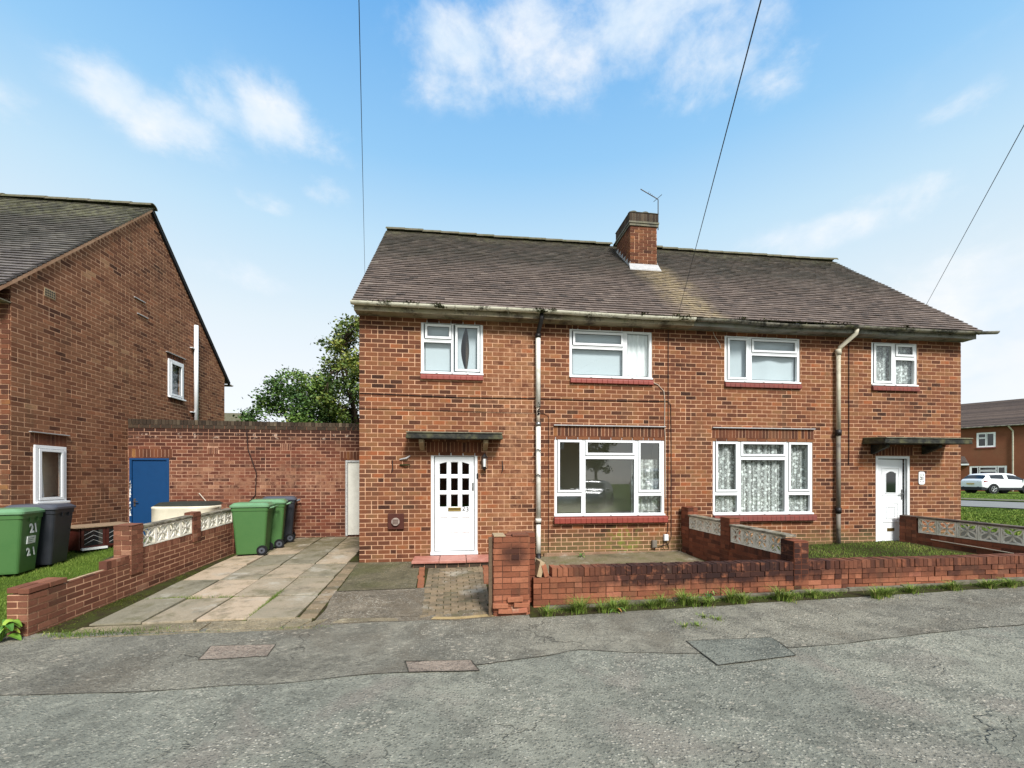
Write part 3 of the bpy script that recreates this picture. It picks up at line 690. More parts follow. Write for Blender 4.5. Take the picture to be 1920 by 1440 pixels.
# ------------------------------------------------------------------ windows, doors (parts of a house)
def window(parent, x0, x1, z0, z1, casements, fixed, Y=8.5, glass=M_glass, cill=.03, fw=.05):
    """casements/fixed: (x0,x1,z0,z1) lights. Front of frame just behind the brick face."""
    f = MB(); yf, yb = Y+.012, Y+.085
    f.ring(x0, x1, z0, z1, fw, yf, yb)
    f.box(x0-.01, x1+.01, Y-.03, yf-.002, z0-.002, z0+cill)
    # mullions between the lights
    win = worldbuild(f, 'window', M_white, parent, bevel=.004)
    bars = MB()
    edges = set()
    for (a, b_, c_, e, *_) in casements+fixed:
        for side, val, lo, hi in (('v', a, c_, e), ('v', b_, c_, e), ('h', c_, a, b_), ('h', e, a, b_)):
            lim = (x0+fw+.03, x1-fw-.03) if side == 'v' else (z0+fw+.03, z1-fw-.03)
            if lim[0] < val < lim[1]: edges.add((side, round(val, 3), round(lo, 3), round(hi, 3)))
    vs = {}
    for s_, v_, lo, hi in edges:
        if s_ == 'v':
            k_ = [q for q in vs if abs(q-v_) < .04]
            if k_: vs[k_[0]] = (min(vs[k_[0]][0], lo), max(vs[k_[0]][1], hi))
            else: vs[v_] = (lo, hi)
    for v_, (lo, hi) in vs.items(): bars.box(v_-.024, v_+.024, yf+.002, yb-.002, max(lo, z0+fw), min(hi, z1-fw))
    hs = set()
    for s_, v_, lo, hi in edges:
        if s_ == 'h' and not any(abs(v_-q[0]) < .03 and abs(lo-q[1]) < .03 for q in hs): hs.add((v_, lo, hi))
    for v_, lo, hi in hs:
        a = lo+(.024 if lo > x0+fw+.03 else 0); b_ = hi-(.024 if hi < x1-fw-.03 else 0)
        bars.box(max(a, x0+fw), min(b_, x1-fw), yf+.003, yb-.003, v_-.022, v_+.022)
    if bars.f: worldbuild(bars, 'mullion', M_white, win, bevel=.003)
    for k_, (a, b_, c_, e, *_) in enumerate(casements+fixed):
        op = k_ < len(casements)
        ins = .006
        a += ins; b_ -= ins; c_ += ins; e -= ins
        iw = .052 if op else .022
        if op:
            s_ = MB(); s_.ring(a+.012, b_-.012, c_+.012, e-.012, .046, yf-.016, yf+.03)
            s_.ring(a+.006, b_-.006, c_+.006, e-.006, .006, yf-.004, yf+.02, 1)
            worldbuild(s_, 'sash', [M_white, M_gasket], win, bevel=.003); iw = .058; yg = yf+.012
        else: yg = yf+.035
        g = MB(); g.ring(a+iw, b_-iw, c_+iw, e-iw, .007, yg-.006, yg-.001); worldbuild(g, 'gasket', M_gasket, win)
        p = MB(); p.quad([(a+iw-.006, yg, c_+iw-.006), (b_-iw+.006, yg, c_+iw-.006), (b_-iw+.006, yg, e-iw+.006), (a+iw-.006, yg, e-iw+.006)]); worldbuild(p, 'pane', glass, win)
    w_ = MB()
    for q in (.25, .5, .75): w_.box(x0+(x1-x0)*q-.018, x0+(x1-x0)*q+.018, Y-.034, Y-.0305, z0+.006, z0+.013)
    worldbuild(w_, 'weep_vent', M_gasket, win)
    return win
def sill(parent, x0, x1, z0, z1, mat, Y=8.5, out=.055, n=None, name='window_sill'):
    n = n or int((x1-x0)/.105); w_ = (x1-x0)/n; r = random.Random(int(x0*100))
    s_ = MB(); s_.box(x0+.002, x1-.002, Y-out+.012, Y+.01, z0+.004, z1-.006)
    o = worldbuild(s_, name, mat, parent)
    for i in range(n):
        t = MB(); a, b_ = x0+i*w_+.0015, x0+(i+1)*w_-.0015
        t.hexa([(a, Y-out, z0), (b_, Y-out, z0), (b_, Y+.012, z0), (a, Y+.012, z0), (a, Y-out, z1-.03), (b_, Y-out, z1-.03), (b_, Y+.012, z1), (a, Y+.012, z1)], r.random())
        worldbuild(t, 'sill_tile', mat, o, bevel=.006)
    return o

# ------------------------------------------------------------------ main pair of houses
X0, X1, YF, YB, ZW = -1.893, 11.45, 8.5, 15.3, 4.72
house = thing('semi_detached_house', 'pair of two storey brick semis with tiled roof, central chimney and dirty white gutter', 'house', (X0, YF, 0))
fr = Frame((0, YF, 0), (1, 0, 0), (0, 0, 1), (0, -1, 0))
HOLES = [(-.731, .482, 3.63, 4.69), (2.232, 3.998, 3.64, 4.67), (5.618, 7.383, 3.64, 4.67), (9.135, 10.303, 3.66, 4.68),
         (1.92, 4.27, .825, 2.447), (5.352, 7.69, .815, 2.447), (-.54, .372, .13, 2.10), (9.243, 10.111, .14, 2.105)]
sills = [(-.735, .482, 3.53, 3.632), (2.245, 4.01, 3.54, 3.642), (5.61, 7.39, 3.545, 3.642), (9.13, 10.31, 3.56, 3.662)]
bh = list(HOLES)+list(sills)+[(1.905, 4.30, .69, .827), (5.343, 7.717, .69, .817)]
SOL = [(1.905, 4.282, 2.447, 2.665), (5.331, 7.717, 2.447, 2.665), (-.62, .45, 2.10, 2.33), (9.16, 10.19, 2.105, 2.33)]
def zb(x): return G(x, 8.5)-.06
it = rows(X0, X1, -.12, ZW, holes=bh+SOL, seed=7)
it = [i for i in it if i[3] > zb(i[0])+.02]
wall = MB(); backing(wall, fr, X0+.008, X1-.008, -.2, ZW, HOLES)
for h in HOLES: reveal(wall, fr, h)
# sides, back and gables
L = Frame((X0, 0, 0), (0, 1, 0), (0, 0, 1), (-1, 0, 0)); Rr = Frame((X1, 0, 0), (0, 1, 0), (0, 0, 1), (1, 0, 0))
ZR, YRG = 8.26, 11.9
for F_ in (L, Rr):
    wall.quad([F_.p(YF+.008, -.2, -.008), F_.p(YB-.008, -.2, -.008), F_.p(YB-.008, ZW, -.008), F_.p(YF+.008, ZW, -.008)])
    wall.quad([F_.p(YF+.008, ZW, -.008), F_.p(YB-.008, ZW, -.008), F_.p(YRG, ZR-.12, -.008)])
wall.quad([(X0, YB, -.2), (X1, YB, -.2), (X1, YB, ZW), (X0, YB, ZW)])
wo = worldbuild(wall, 'wall', M_mort, house)
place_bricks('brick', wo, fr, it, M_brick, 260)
so_ = []
for q, s_ in enumerate(SOL): so_ += soldiers(*s_, seed=q+2)
place_bricks('soldier_brick', wo, fr, so_, M_soldier, 120)
gcl = lambda z: (max(YF+.03, YF+(z-4.70)*.93/.87) if z > ZW else YF+.03, min(YB, YB-(z-4.70)*.93/.87) if z > ZW else YB)
for F_, s_ in ((L, 11), (Rr, 12)):
    mb = MB()
    for u0, u1, v0, v1, t, pr in rows(YF+.006, YB, -.12, ZR-.1, clip=gcl, seed=s_):
        mb.hexa([F_.p(u0, v0, -.02), F_.p(u1, v0, -.02), F_.p(u1, v1, -.02), F_.p(u0, v1, -.02), F_.p(u0, v0, pr*.5-.001), F_.p(u1, v0, pr*.5-.001), F_.p(u1, v1, pr*.5-.001), F_.p(u0, v1, pr*.5-.001)], t)
    worldbuild(mb, 'gable_brickwork', M_brick, wo, kind='stuff')
# window and door openings
window(house, -.726, .477, 3.64, 4.685, [(-.67, -.125, 4.315, 4.635), (-.085, .43, 3.69, 4.635)], [(-.68, -.125, 3.685, 4.285)], glass=M_glassU)
window(house, 2.238, 3.993, 3.655, 4.665, [(2.29, 3.39, 4.30, 4.615)], [(2.28, 3.39, 3.70, 4.27), (3.44, 3.95, 3.70, 4.62)], glass=M_glassU)
window(house, 5.624, 7.378, 3.655, 4.665, [(6.23, 7.33, 4.30, 4.615), (5.67, 6.18, 3.70, 4.62)], [(6.23, 7.33, 3.70, 4.27)], glass=M_glassU)
window(house, 9.141, 10.297, 3.675, 4.675, [(9.74, 10.25, 4.33, 4.63), (9.185, 9.70, 3.72, 4.63)], [(9.74, 10.25, 3.72, 4.29)], glass=M_glassU)
GW = lambda a, b_: dict(casements=[(a+.045, a+.585, 1.30, 2.40), (a+.625, b_-.625, 2.06, 2.40), (b_-.585, b_-.045, 1.30, 2.40)], fixed=[(a+.045, a+.585, .87, 1.26), (a+.625, b_-.625, .87, 2.02), (b_-.585, b_-.045, .87, 1.26)])
window(house, 1.925, 4.265, .832, 2.44, **GW(1.925, 4.265))
window(house, 5.357, 7.685, .822, 2.44, glass=M_glassN, **GW(5.357, 7.685))
sill(house, -.735, .482, 3.53, 3.632, M_sill); sill(house, 2.245, 4.01, 3.54, 3.642, M_sill)
sill(house, 5.61, 7.39, 3.545, 3.642, M_sillD); sill(house, 9.13, 10.31, 3.56, 3.662, M_sillD)
sill(house, 1.905, 4.305, .69, .827, M_sill, out=.09); sill(house, 5.343, 7.72, .69, .817, M_sillD, out=.09)
for a, b_ in ((1.905, 4.282), (5.331, 7.717)):
    mb = MB(); mb.box(a, b_, YF-.045, YF+.005, 2.667, 2.685); worldbuild(mb, 'drip_strip', M_lead, house)

def text_part(txt, size, loc, parent, mat, rot=(R(90), 0, 0), ext=.002, name='number', bold=0):
    cu = bpy.data.curves.new(name, 'FONT'); cu.body = txt; cu.size = size; cu.extrude = ext; cu.offset = bold
    cu.align_x = 'CENTER'; cu.align_y = 'CENTER'
    o = bpy.data.objects.new(name, cu); COL.objects.link(o); bpy.context.view_layer.update()
    me = bpy.data.meshes.new_from_object(o.evaluated_get(bpy.context.evaluated_depsgraph_get()))
    bpy.data.objects.remove(o); bpy.data.curves.remove(cu)
    me.materials.clear(); me.materials.append(mat)
    o = bpy.data.objects.new(name, me); COL.objects.link(o); o.parent = parent; o.location = loc; o.rotation_euler = rot
    return o
# door of number 23: nine glazed lights over six panels
def door23():
    a, b_, z0, z1 = -.535, .367, .135, 2.095
    f = MB(); f.box(a, a+.055, YF+.0, YF+.08, z0, z1); f.box(b_-.055, b_, YF, YF+.08, z0, z1); f.box(a+.055, b_-.055, YF, YF+.08, z1-.055, z1)
    f.box(a-.01, b_+.01, YF-.04, YF+.08, z0-.03, z0+.03)
    fo = worldbuild(f, 'door_frame', M_white, house, bevel=.004)
    x0, x1, y0, c0, c1 = a+.068, b_-.068, YF+.03, z0+.045, z1-.066
    dm = MB()
    W_ = x1-x0; st = .085; mw = .062; gw = (W_-2*st-2*mw)/3
    cols = [(x0+st+i*(gw+mw), x0+st+i*(gw+mw)+gw) for i in range(3)]
    rw_ = [(c1-.10-.26, c1-.10), (c1-.10-.26*2-.06, c1-.10-.26-.06), (c1-.10-.26*3-.12, c1-.10-.26*2-.12)]
    lowr = [(z0+.17, z0+.40), (z0+.475, z0+.70)]
    holes = [(p, q, r0, r1) for p, q in cols for r0, r1 in rw_+lowr]
    us = sorted({x0, x1, *[h[0] for h in holes], *[h[1] for h in holes]}); vs = sorted({c0, c1, *[h[2] for h in holes], *[h[3] for h in holes]})
    for i in range(len(us)-1):
        for j in range(len(vs)-1):
            m_, n_ = (us[i]+us[i+1])/2, (vs[j]+vs[j+1])/2
            ins = any(h[0] < m_ < h[1] and h[2] < n_ < h[3] for h in holes)
            if not ins: dm.quad([(us[i], y0, vs[j]), (us[i+1], y0, vs[j]), (us[i+1], y0, vs[j+1]), (us[i], y0, vs[j+1])])
    for h in holes:
        A = [(h[0], h[2]), (h[1], h[2]), (h[1], h[3]), (h[0], h[3])]; dd_ = .014
        ins = .012; Bq = [(h[0]+ins, h[2]+ins), (h[1]-ins, h[2]+ins), (h[1]-ins, h[3]-ins), (h[0]+ins, h[3]-ins)]
        for i in range(4):
            p, q = A[i], A[(i+1) % 4]; r_, s_ = Bq[(i+1) % 4], Bq[i]
            dm.quad([(p[0], y0, p[1]), (q[0], y0, q[1]), (r_[0], y0+dd_, r_[1]), (s_[0], y0+dd_, s_[1])])
        if h[3] < z0+.8: dm.quad([(Bq[0][0], y0+dd_, Bq[0][1]), (Bq[1][0], y0+dd_, Bq[1][1]), (Bq[2][0], y0+dd_, Bq[2][1]), (Bq[3][0], y0+dd_, Bq[3][1])])
    # sloping heads on the two outer top lights
    h = rw_[0][1]
    dm.prism([(cols[0][0], h-.045), (cols[0][1], h), (cols[0][0], h)], y0+.001, y0+.012)
    dm.prism([(cols[2][1], h-.045), (cols[2][1], h), (cols[2][0], h)], y0+.001, y0+.012)
    dm.box(x0, x0+.001, y0, y0+.04, c0, c1); dm.box(x1-.001, x1, y0, y0+.04, c0, c1)
    do = worldbuild(dm, 'door', M_white, house)
    g = MB(); g.ring(x0-.007, x1+.007, c0-.008, c1+.008, .008, y0+.01, y0+.02); worldbuild(g, 'draught_seal', M_gasket, do)
    for p, q in cols:
        for r0, r1 in rw_:
            g = MB(); g.quad([(p+.008, y0+.016, r0+.008), (q-.008, y0+.016, r0+.008), (q-.008, y0+.016, r1-.008), (p+.008, y0+.016, r1-.008)]); worldbuild(g, 'pane', M_glass, do)
    lb = MB(); lb.ring(-.205, .045, .955, 1.028, .012, y0-.012, y0); lb.box(-.193, .033, y0-.008, y0-.002, .967, 1.016)
    worldbuild(lb, 'letterbox', M_brass, do, bevel=.003)
    hd = MB(); hd.box(.265, .292, y0-.012, y0, 1.36, 1.52); hd.box(.272, .285, y0-.05, y0-.012, 1.42, 1.445); worldbuild(hd, 'handle', M_metal, do, bevel=.003)
    hg = MB(); hg.box(.355, .385, YF-.02, YF, 1.60, 1.70); worldbuild(hg, 'door_bell', M_black, fo)
    d_ = off(do)
    text_part('2', .125, V((.098, y0-.004, 1.003))-d_, do, M_black)
    text_part('3', .125, V((.172, y0-.004, .985))-d_, do, M_black)
door23()
def door25():
    a, b_, z0, z1 = 9.248, 10.106, .145, 2.10
    f = MB(); f.box(a, a+.055, YF+.0, YF+.08, z0, z1); f.box(b_-.055, b_, YF, YF+.08, z0, z1); f.box(a+.055, b_-.055, YF, YF+.08, z1-.055, z1)
    f.box(a-.01, b_+.01, YF-.04, YF+.08, z0-.03, z0+.03)
    fo = worldbuild(f, 'door_frame', M_white, house, bevel=.004)
    hinge = V((a+.07, YF+.03, z0+.045)); w_, h_ = b_-a-.14, z1-z0-.115
    dm = MB(); dm.box(0, w_, 0, .045, 0, h_)
    for (p, q, r0, r1) in ((.12, .62, 1.02, 1.66), (.15, .59, .42, .86), (.24, .50, .50, .78)): dm.ring(p, q, r0, r1, .022, -.012, 0)
    do = dm.build('door', M_white, house, loc=hinge-off(house), bevel=.004); do['label'] = 'white panelled door standing slightly ajar'
    do.rotation_euler = (0, 0, R(5))
    n_ = 9; gl = MB(); arc = [(.22, 1.08), (.52, 1.08), (.52, 1.52)]+[(.52-.30*i/n_, 1.52+.055*math.sin(math.pi*i/n_)) for i in range(1, n_)]+[(.22, 1.52)]
    gl.prism(arc, -.004, .0); gl.build('pane', M_carglass, do)
    gr = MB()
    pts = arc+[arc[0]]
    gr.tube([(x, -.004, z) for x, z in pts], .012, 6); gr.build('pane_bead', M_white, do)
    lb = MB(); lb.ring(.27, .47, .22, .29, .01, -.012, 0); lb.box(.28, .46, -.008, 0, .23, .28); lb.build('letterbox', M_brass, do, bevel=.003)
    hd = MB(); hd.box(w_-.055, w_-.025, -.012, 0, .93, 1.16); hd.box(w_-.14, w_-.03, -.05, -.035, 1.05, 1.07); hd.box(w_-.045, w_-.03, -.035, -.01, 1.05, 1.07); hd.build('handle', M_metal, do, bevel=.003)
    g = MB(); g.ring(a+.056, b_-.056, z0+.031, z1-.056, .012, YF+.025, YF+.03); worldbuild(g, 'draught_seal', M_gasket, fo)
door25()
# roof
roof = MB(); sl_ = math.atan2(3.42, 3.75); cs, sn = math.cos(sl_), math.sin(sl_)
XL_, XR_, YE, ZE = -1.935, 11.49, 8.15, 4.84
SLEN = (YRG-YE)/cs
ZRI = ZE+SLEN*sn
roof.quad([(XL_+.01, YE+.03, ZE), (XR_-.01, YE+.03, ZE), (XR_-.01, YRG, ZRI-.03), (XL_+.01, YRG, ZRI-.03)])
roof.quad([(XL_+.01, 2*YRG-YE, ZE), (XL_+.01, YRG, ZRI+.0), (XR_-.01, YRG, ZRI+.0), (XR_-.01, 2*YRG-YE, ZE)])
roof.quad([(XL_+.01, 2*YRG-YE, ZE+.03), (XL_+.01, YRG, ZRI+.03), (XR_-.01, YRG, ZRI+.03), (XR_-.01, 2*YRG-YE, ZE+.03)])
ro = worldbuild(roof, 'roof', M_tile, house)
def tiles(parent, fr, width, slen, mat, gauge=.125, tw=.167, nind=300, seed=5, holes=()):
    r = random.Random(seed); items = []
    n = int(round(slen/gauge)); g = slen/n
    for i in range(n):
        s0 = i*g; x = -(tw/2 if i % 2 else 0); r_row = r.uniform(-.06, .06)
        while x < width:
            a, b_ = max(x, 0), min(x+tw, width)
            if b_-a > .02 and not any(h[0] < (a+b_)/2 < h[1] and h[2] < s0+g/2 < h[3] for h in holes):
                items.append((a+.001, b_-.001, s0-.01, clamp(r.gauss(.5, .13)+r_row, 0, 1), r.uniform(0, .007)))
            x += tw
    wobf = lambda u, s: .012*mnoise.noise(V((u*.5, s*.6, seed)))+.006*mnoise.noise(V((u*2, s*1.6, seed)))
    items.sort(key=lambda q: (fr.p(q[0], q[2])-CAM).length)
    Lt = g*1.9; cache = {}; d_ = off(parent)
    FC = ((4, 5, 6, 7), (0, 1, 5, 4), (1, 2, 6, 5), (3, 0, 4, 7))
    def pts(f, a, b_, s0, e, w0, w1):
        return [f(a, s0, .022+e+w0), f(b_, s0, .022+e+w1), f(b_, s0+Lt, -.014+w1), f(a, s0+Lt, -.014+w0), f(a, s0, .040+e+w0), f(b_, s0, .040+e+w1), f(b_, s0+Lt, .003+w1), f(a, s0+Lt, .003+w0)]
    for a, b_, s0, t, e in items[:nind]:
        key = (round(b_-a, 2), int(t*NB), int(e*400))
        if key not in cache:
            mb = MB(); W_ = b_-a; f0 = lambda u, s, dd_: fr.u*u+fr.w*s+fr.n*dd_
            mb.hexa(pts(f0, -W_/2, W_/2, 0, e, 0, 0), (key[1]+.5)/NB, 0, FC); cache[key] = mb.mesh('roof_tile', mat)
        o = bpy.data.objects.new('roof_tile', cache[key]); COL.objects.link(o); o.parent = parent
        o.location = fr.p((a+b_)/2, s0, wobf((a+b_)/2, s0))-d_
    mb = MB()
    for a, b_, s0, t, e in items[nind:]:
        mb.hexa(pts(fr.p, a, b_, s0, e, wobf(a, s0), wobf(b_, s0)), t, 0, FC)
    worldbuild(mb, 'tiling', mat, parent, kind='stuff')
frR = Frame((XL_, YE, ZE), (1, 0, 0), (0, cs, sn), (0, -sn, cs))
CHX0, CHX1, CHY0, CHY1 = 4.33, 5.04, 10.45, 11.38
s_of = lambda y: (y-YE)/cs
tiles(ro, frR, XR_-XL_, SLEN, M_tile, holes=[(CHX0-XL_, CHX1-XL_, s_of(CHY0)+.02, s_of(CHY1))])
def ridge(parent, x0, x1, y, z, mat, sag=.02, n_=None):
    n_ = n_ or int((x1-x0)/.46); w_ = (x1-x0)/n_
    for i in range(n_):
        mb = MB(); prof = [(math.cos(a)*.13, math.sin(a)*.10-.02) for a in [math.pi*j/8 for j in range(9)]]
        a, b_ = x0+i*w_, x0+(i+1)*w_+.02; dz_ = rnd.uniform(-.006, .012)-sag*math.sin(math.pi*i/n_); lift = .012
        for j in range(8):
            p, q = prof[j], prof[j+1]
            mb.quad([(a, y+p[0], z+p[1]+dz_), (b_, y+p[0]*1.04, z+p[1]+dz_+lift), (b_, y+q[0]*1.04, z+q[1]+dz_+lift), (a, y+q[0], z+q[1]+dz_)])
            mb.quad([(b_, y+p[0]*1.04, z+p[1]+dz_+lift), (b_, y+p[0]*.9, z+p[1]*.85+dz_), (b_, y+q[0]*.9, z+q[1]*.85+dz_), (b_, y+q[0]*1.04, z+q[1]+dz_+lift)])
        worldbuild(mb, 'ridge_tile', mat, parent)
ridge(ro, XL_, CHX0-.0, YRG, ZRI+.03, M_ridge); ridge(ro, CHX1-.6, XR_, YRG, ZRI+.03, M_ridge)
# verge mortar and soffit, fascia
mb = MB()
for x in (XL_+.012, XR_-.04):
    mb.hexa([(x, YE+.02, ZE-.055), (x+.03, YE+.02, ZE-.055), (x+.03, YRG, ZRI-.055), (x, YRG, ZRI-.055), (x, YE+.02, ZE-.004), (x+.03, YE+.02, ZE-.004), (x+.03, YRG, ZRI-.004), (x, YRG, ZRI-.004)])
worldbuild(mb, 'verge_mortar', M_mort, ro)
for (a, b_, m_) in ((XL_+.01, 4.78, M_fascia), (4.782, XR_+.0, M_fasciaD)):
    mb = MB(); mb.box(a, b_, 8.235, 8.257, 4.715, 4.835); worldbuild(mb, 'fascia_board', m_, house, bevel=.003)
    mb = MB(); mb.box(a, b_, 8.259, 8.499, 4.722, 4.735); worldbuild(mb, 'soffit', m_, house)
# gutter with moss and brackets
def gutter(parent, x0, x1, y, z, r_, mat, sag, name='gutter'):
    mb = MB(); n_ = int((x1-x0)/.25)+1; m_ = 8
    def pt(i, j, rr): 
        x = x0+(x1-x0)*i/n_; a = math.pi*j/m_
        return (x, y-math.cos(a)*rr, z-math.sin(a)*rr+sag(x))
    for i in range(n_):
        for j in range(m_):
            mb.quad([pt(i, j, r_), pt(i+1, j, r_), pt(i+1, j+1, r_), pt(i, j+1, r_)])
            mb.quad([pt(i, j, r_-.004), pt(i, j+1, r_-.004), pt(i+1, j+1, r_-.004), pt(i+1, j, r_-.004)])
    return worldbuild(mb, name, mat, parent, smooth=True)
sagL = lambda x: -.012*(x+1.9)/6+.008*math.sin(x*1.3)
gu = gutter(house, XL_-.03, 4.76, 8.175, 4.86, .058, M_gutter, sagL)
gu2 = gutter(house, 4.77, 11.93, 8.165, 4.845, .056, M_gutterD, lambda x: .01*math.sin(x*1.1)-(.045 if 5.5 < x < 8.4 else 0)*math.sin((x-5.5)/2.9*math.pi if 5.5 < x < 8.4 else 0)+(.05*(x-11.4) if x > 11.4 else 0))
for g, xs_ in ((gu, [-1.65, -.75, -.05, .95, 1.55, 2.55, 3.4, 4.25]), (gu2, [5.4, 6.3, 7.2, 8.1, 9.0, 9.9, 10.8])):
    for x in xs_:
        mb = MB(); z = 4.86 if g is gu else 4.84
        mb.tube([(x, 8.235, z-.03), (x, 8.22, z-.075)]+[(x, 8.175-math.cos(a)*.064, z-math.sin(a)*.064) for a in [math.pi*.8, math.pi*.6, math.pi*.4, math.pi*.2, 0]], .007, 5)
        worldbuild(mb, 'bracket', M_gutter if g is gu else M_gutterD, g)
def mossclump(parent, x, y, z, sx, sy, sz, seed, n_=90, mat=M_moss):
    r = random.Random(seed); mb = MB()
    for i in range(n_):
        p = V((r.gauss(0, .4)*sx, r.gauss(0, .35)*sy, abs(r.gauss(0, .4))*sz)); s_ = r.uniform(.012, .028)
        a, b_ = V((r.uniform(-1, 1), r.uniform(-1, 1), r.uniform(-1, 1))).normalized()*s_, V((r.uniform(-1, 1), r.uniform(-1, 1), r.uniform(-1, 1))).normalized()*s_
        q = V((x, y, z))+p; mb.quad([q-a, q+b_, q+a, q-b_], r.random())
    return worldbuild(mb, 'moss_clump', mat, parent, kind='stuff')
for i, (x, s_) in enumerate(((-.42, .13), (1.50, .15), (1.80, .12), (3.62, .13), (4.35, .16), (4.55, .12), (5.75, .2), (6.4, .3), (7.0, .3), (7.6, .3), (8.1, .2), (9.6, .12), (-1.3, .3), (-.9, .25))):
    mossclump(house, x, 8.15, 4.845 if i < 12 else 4.86, s_, .06, .05 if i < 12 else .02, i, 120)
for x in (-.35, 1.6):
    mossclump(house, x, 8.12, 4.80, .1, .03, .05, int(x*10)+50, 120)
# downpipes
def pipe(parent, segs, name='downpipe'):
    first = None
    for pts, r_, mat in segs:
        mb = MB(); mb.tube(pts, r_, 12)
        o = worldbuild(mb, name if first is None else 'pipe_section', mat, parent if first is None else first, smooth=False)
        for p in o.data.polygons: p.use_smooth = len(p.vertices) == 4
        if first is None: first = o
    return first
dp = pipe(house, [([(1.572, 8.42, 4.42), (1.572, 8.42, 3.02)], .048, M_pipeW), ([(1.60, 8.19, 4.80), (1.60, 8.20, 4.70), (1.575, 8.40, 4.52), (1.572, 8.42, 4.40)], .042, M_black),
    ([(1.572, 8.42, 3.02), (1.575, 8.43, 2.70)], .036, M_wcable), ([(1.575, 8.42, 2.66), (1.578, 8.42, .74)], .048, M_pipeW), ([(1.578, 8.42, .70), (1.580, 8.42, .10)], .046, M_pipeW),
    ([(1.580, 8.42, .10), (1.58, 8.40, .02), (1.58, 8.33, -.03)], .05, M_black),
    ([(1.577, 8.42, .80), (1.577, 8.42, .72)], .058, M_pipeW), ([(1.577, 8.42, .72), (1.577, 8.42, .695)], .056, M_black), ([(1.574, 8.42, 2.72), (1.574, 8.42, 2.64)], .056, M_metal), ([(1.572, 8.42, 4.48), (1.572, 8.42, 4.40)], .056, M_black)])
mossclump(house, 1.575, 8.385, 2.86, .03, .02, .3, 77, 60, M_black)
for z in (1.62, 2.12):
    mb = MB(); mb.tube([(1.51, 8.45, z), (1.51, 8.36, z+.03), (1.56, 8.35, z+.06), (1.62, 8.36, z+.02)], .009, 6); worldbuild(mb, 'pipe_clip', M_black, dp)
pipe(house, [([(8.236, 8.42, 4.36), (8.236, 8.42, 2.62)], .043, M_pipeB), ([(8.45, 8.19, 4.80), (8.44, 8.20, 4.70), (8.26, 8.40, 4.46), (8.236, 8.42, 4.30)], .045, M_pipeB),
    ([(8.236, 8.42, 2.56), (8.236, 8.42, .92)], .043, M_pipeG), ([(8.236, 8.42, .86), (8.236, 8.42, .17)], .043, M_pipeG),
    ([(8.236, 8.42, 2.66), (8.236, 8.42, 2.54)], .06, M_black), ([(8.236, 8.42, .96), (8.236, 8.42, .84)], .058, M_black), ([(8.236, 8.42, 4.42), (8.236, 8.42, 4.30)], .058, M_pipeB)])
# canopies over the doors
def canopy(x0, x1, zt, brackets, th, mat_edge, deep, label):
    mb = MB(); yo = YF-deep
    mb.hexa([(x0, yo, zt-.115), (x1, yo, zt-.115), (x1, YF-.002, zt-.10), (x0, YF-.002, zt-.10), (x0+.02, yo, zt-.01), (x1-.02, yo, zt-.01), (x1-.02, YF-.002, zt+.03), (x0+.02, YF-.002, zt+.03)])
    o = worldbuild(mb, 'door_canopy', mat_edge, house, bevel=.01)
    t = MB(); t.hexa([(x0+.01, yo-.02, zt-.006), (x1-.01, yo-.02, zt-.006), (x1-.01, YF-.001, zt+.032), (x0+.01, YF-.001, zt+.032), (x0+.02, yo-.01, zt+.014), (x1-.02, yo-.01, zt+.014), (x1-.03, YF-.001, zt+.05), (x0+.03, YF-.001, zt+.05)])
    worldbuild(t, 'felt_cover', M_canopyTop, o)
    for bx, dep, hgt, m_ in brackets:
        b_ = MB()
        prof = [(YF-.001, zt-.117), (YF-dep, zt-.117), (YF-dep, zt-.117-hgt*.35), (YF-.03, zt-.117-hgt), (YF-.001, zt-.117-hgt)]
        n0 = len(b_.v); b_.v += [(bx-.045, y, z) for y, z in prof]+[(bx+.045, y, z) for y, z in prof]
        n_ = len(prof); b_.f += [tuple(range(n_))[::-1], tuple(range(n_, 2*n_))]+[(i, (i+1) % n_, n_+(i+1) % n_, n_+i) for i in range(n_)]
        b_.t = [.5]*len(b_.f); b_.m = [0]*len(b_.f)
        worldbuild(b_, 'corbel', m_, o, bevel=.008)
    return o
canopy(-.98, .84, 2.46, [(-.70, .3, .2, M_corbel), (.52, .3, .2, M_corbel)], .1, M_canopy, .38, '')
canopy(8.9, 11.05, 2.46, [(9.15, .36, .2, M_canopy), (10.45, .36, .2, M_canopy)], .1, M_canopy, .52, '')
# chimney
chm = MB(); chm.box(CHX0+.006, CHX1-.006, CHY0+.006, CHY1, 6.5, 8.03)
ch = worldbuild(chm, 'chimney', M_mort, house)
fc = Frame((CHX0, CHY0, 0), (1, 0, 0), (0, 0, 1), (0, -1, 0)); fl = Frame((CHX0, CHY1, 0), (0, -1, 0), (0, 0, 1), (-1, 0, 0)); f2 = Frame((CHX1, CHY0, 0), (0, 1, 0), (0, 0, 1), (1, 0, 0))
bits = [i for i in rows(0, CHX1-CHX0, 6.93, 8.03, seed=31, header=.2)]
place_bricks('brick', ch, fc, bits, M_brick, 60)
place_bricks('brick', ch, fl, [i for i in rows(0, CHY1-CHY0, 6.93, 8.03, seed=32, header=.2) if i[2] > ZE+(CHY1-i[1]-YE)*sn/cs-.15], M_brick, 60)
place_bricks('brick', ch, f2, [i for i in rows(0, CHY1-CHY0, 6.93, 8.03, seed=33, header=.2)], M_brick, 0)
crn = MB(); crn.box(CHX0-.028, CHX1+.028, CHY0-.028, CHY1+.028, 8.031, 8.09); crn.box(CHX0-.045, CHX1+.045, CHY0-.045, CHY1+.045, 8.091, 8.135); crn.box(CHX0-.02, CHX1+.02, CHY0-.02, CHY1+.02, 8.136, 8.36)
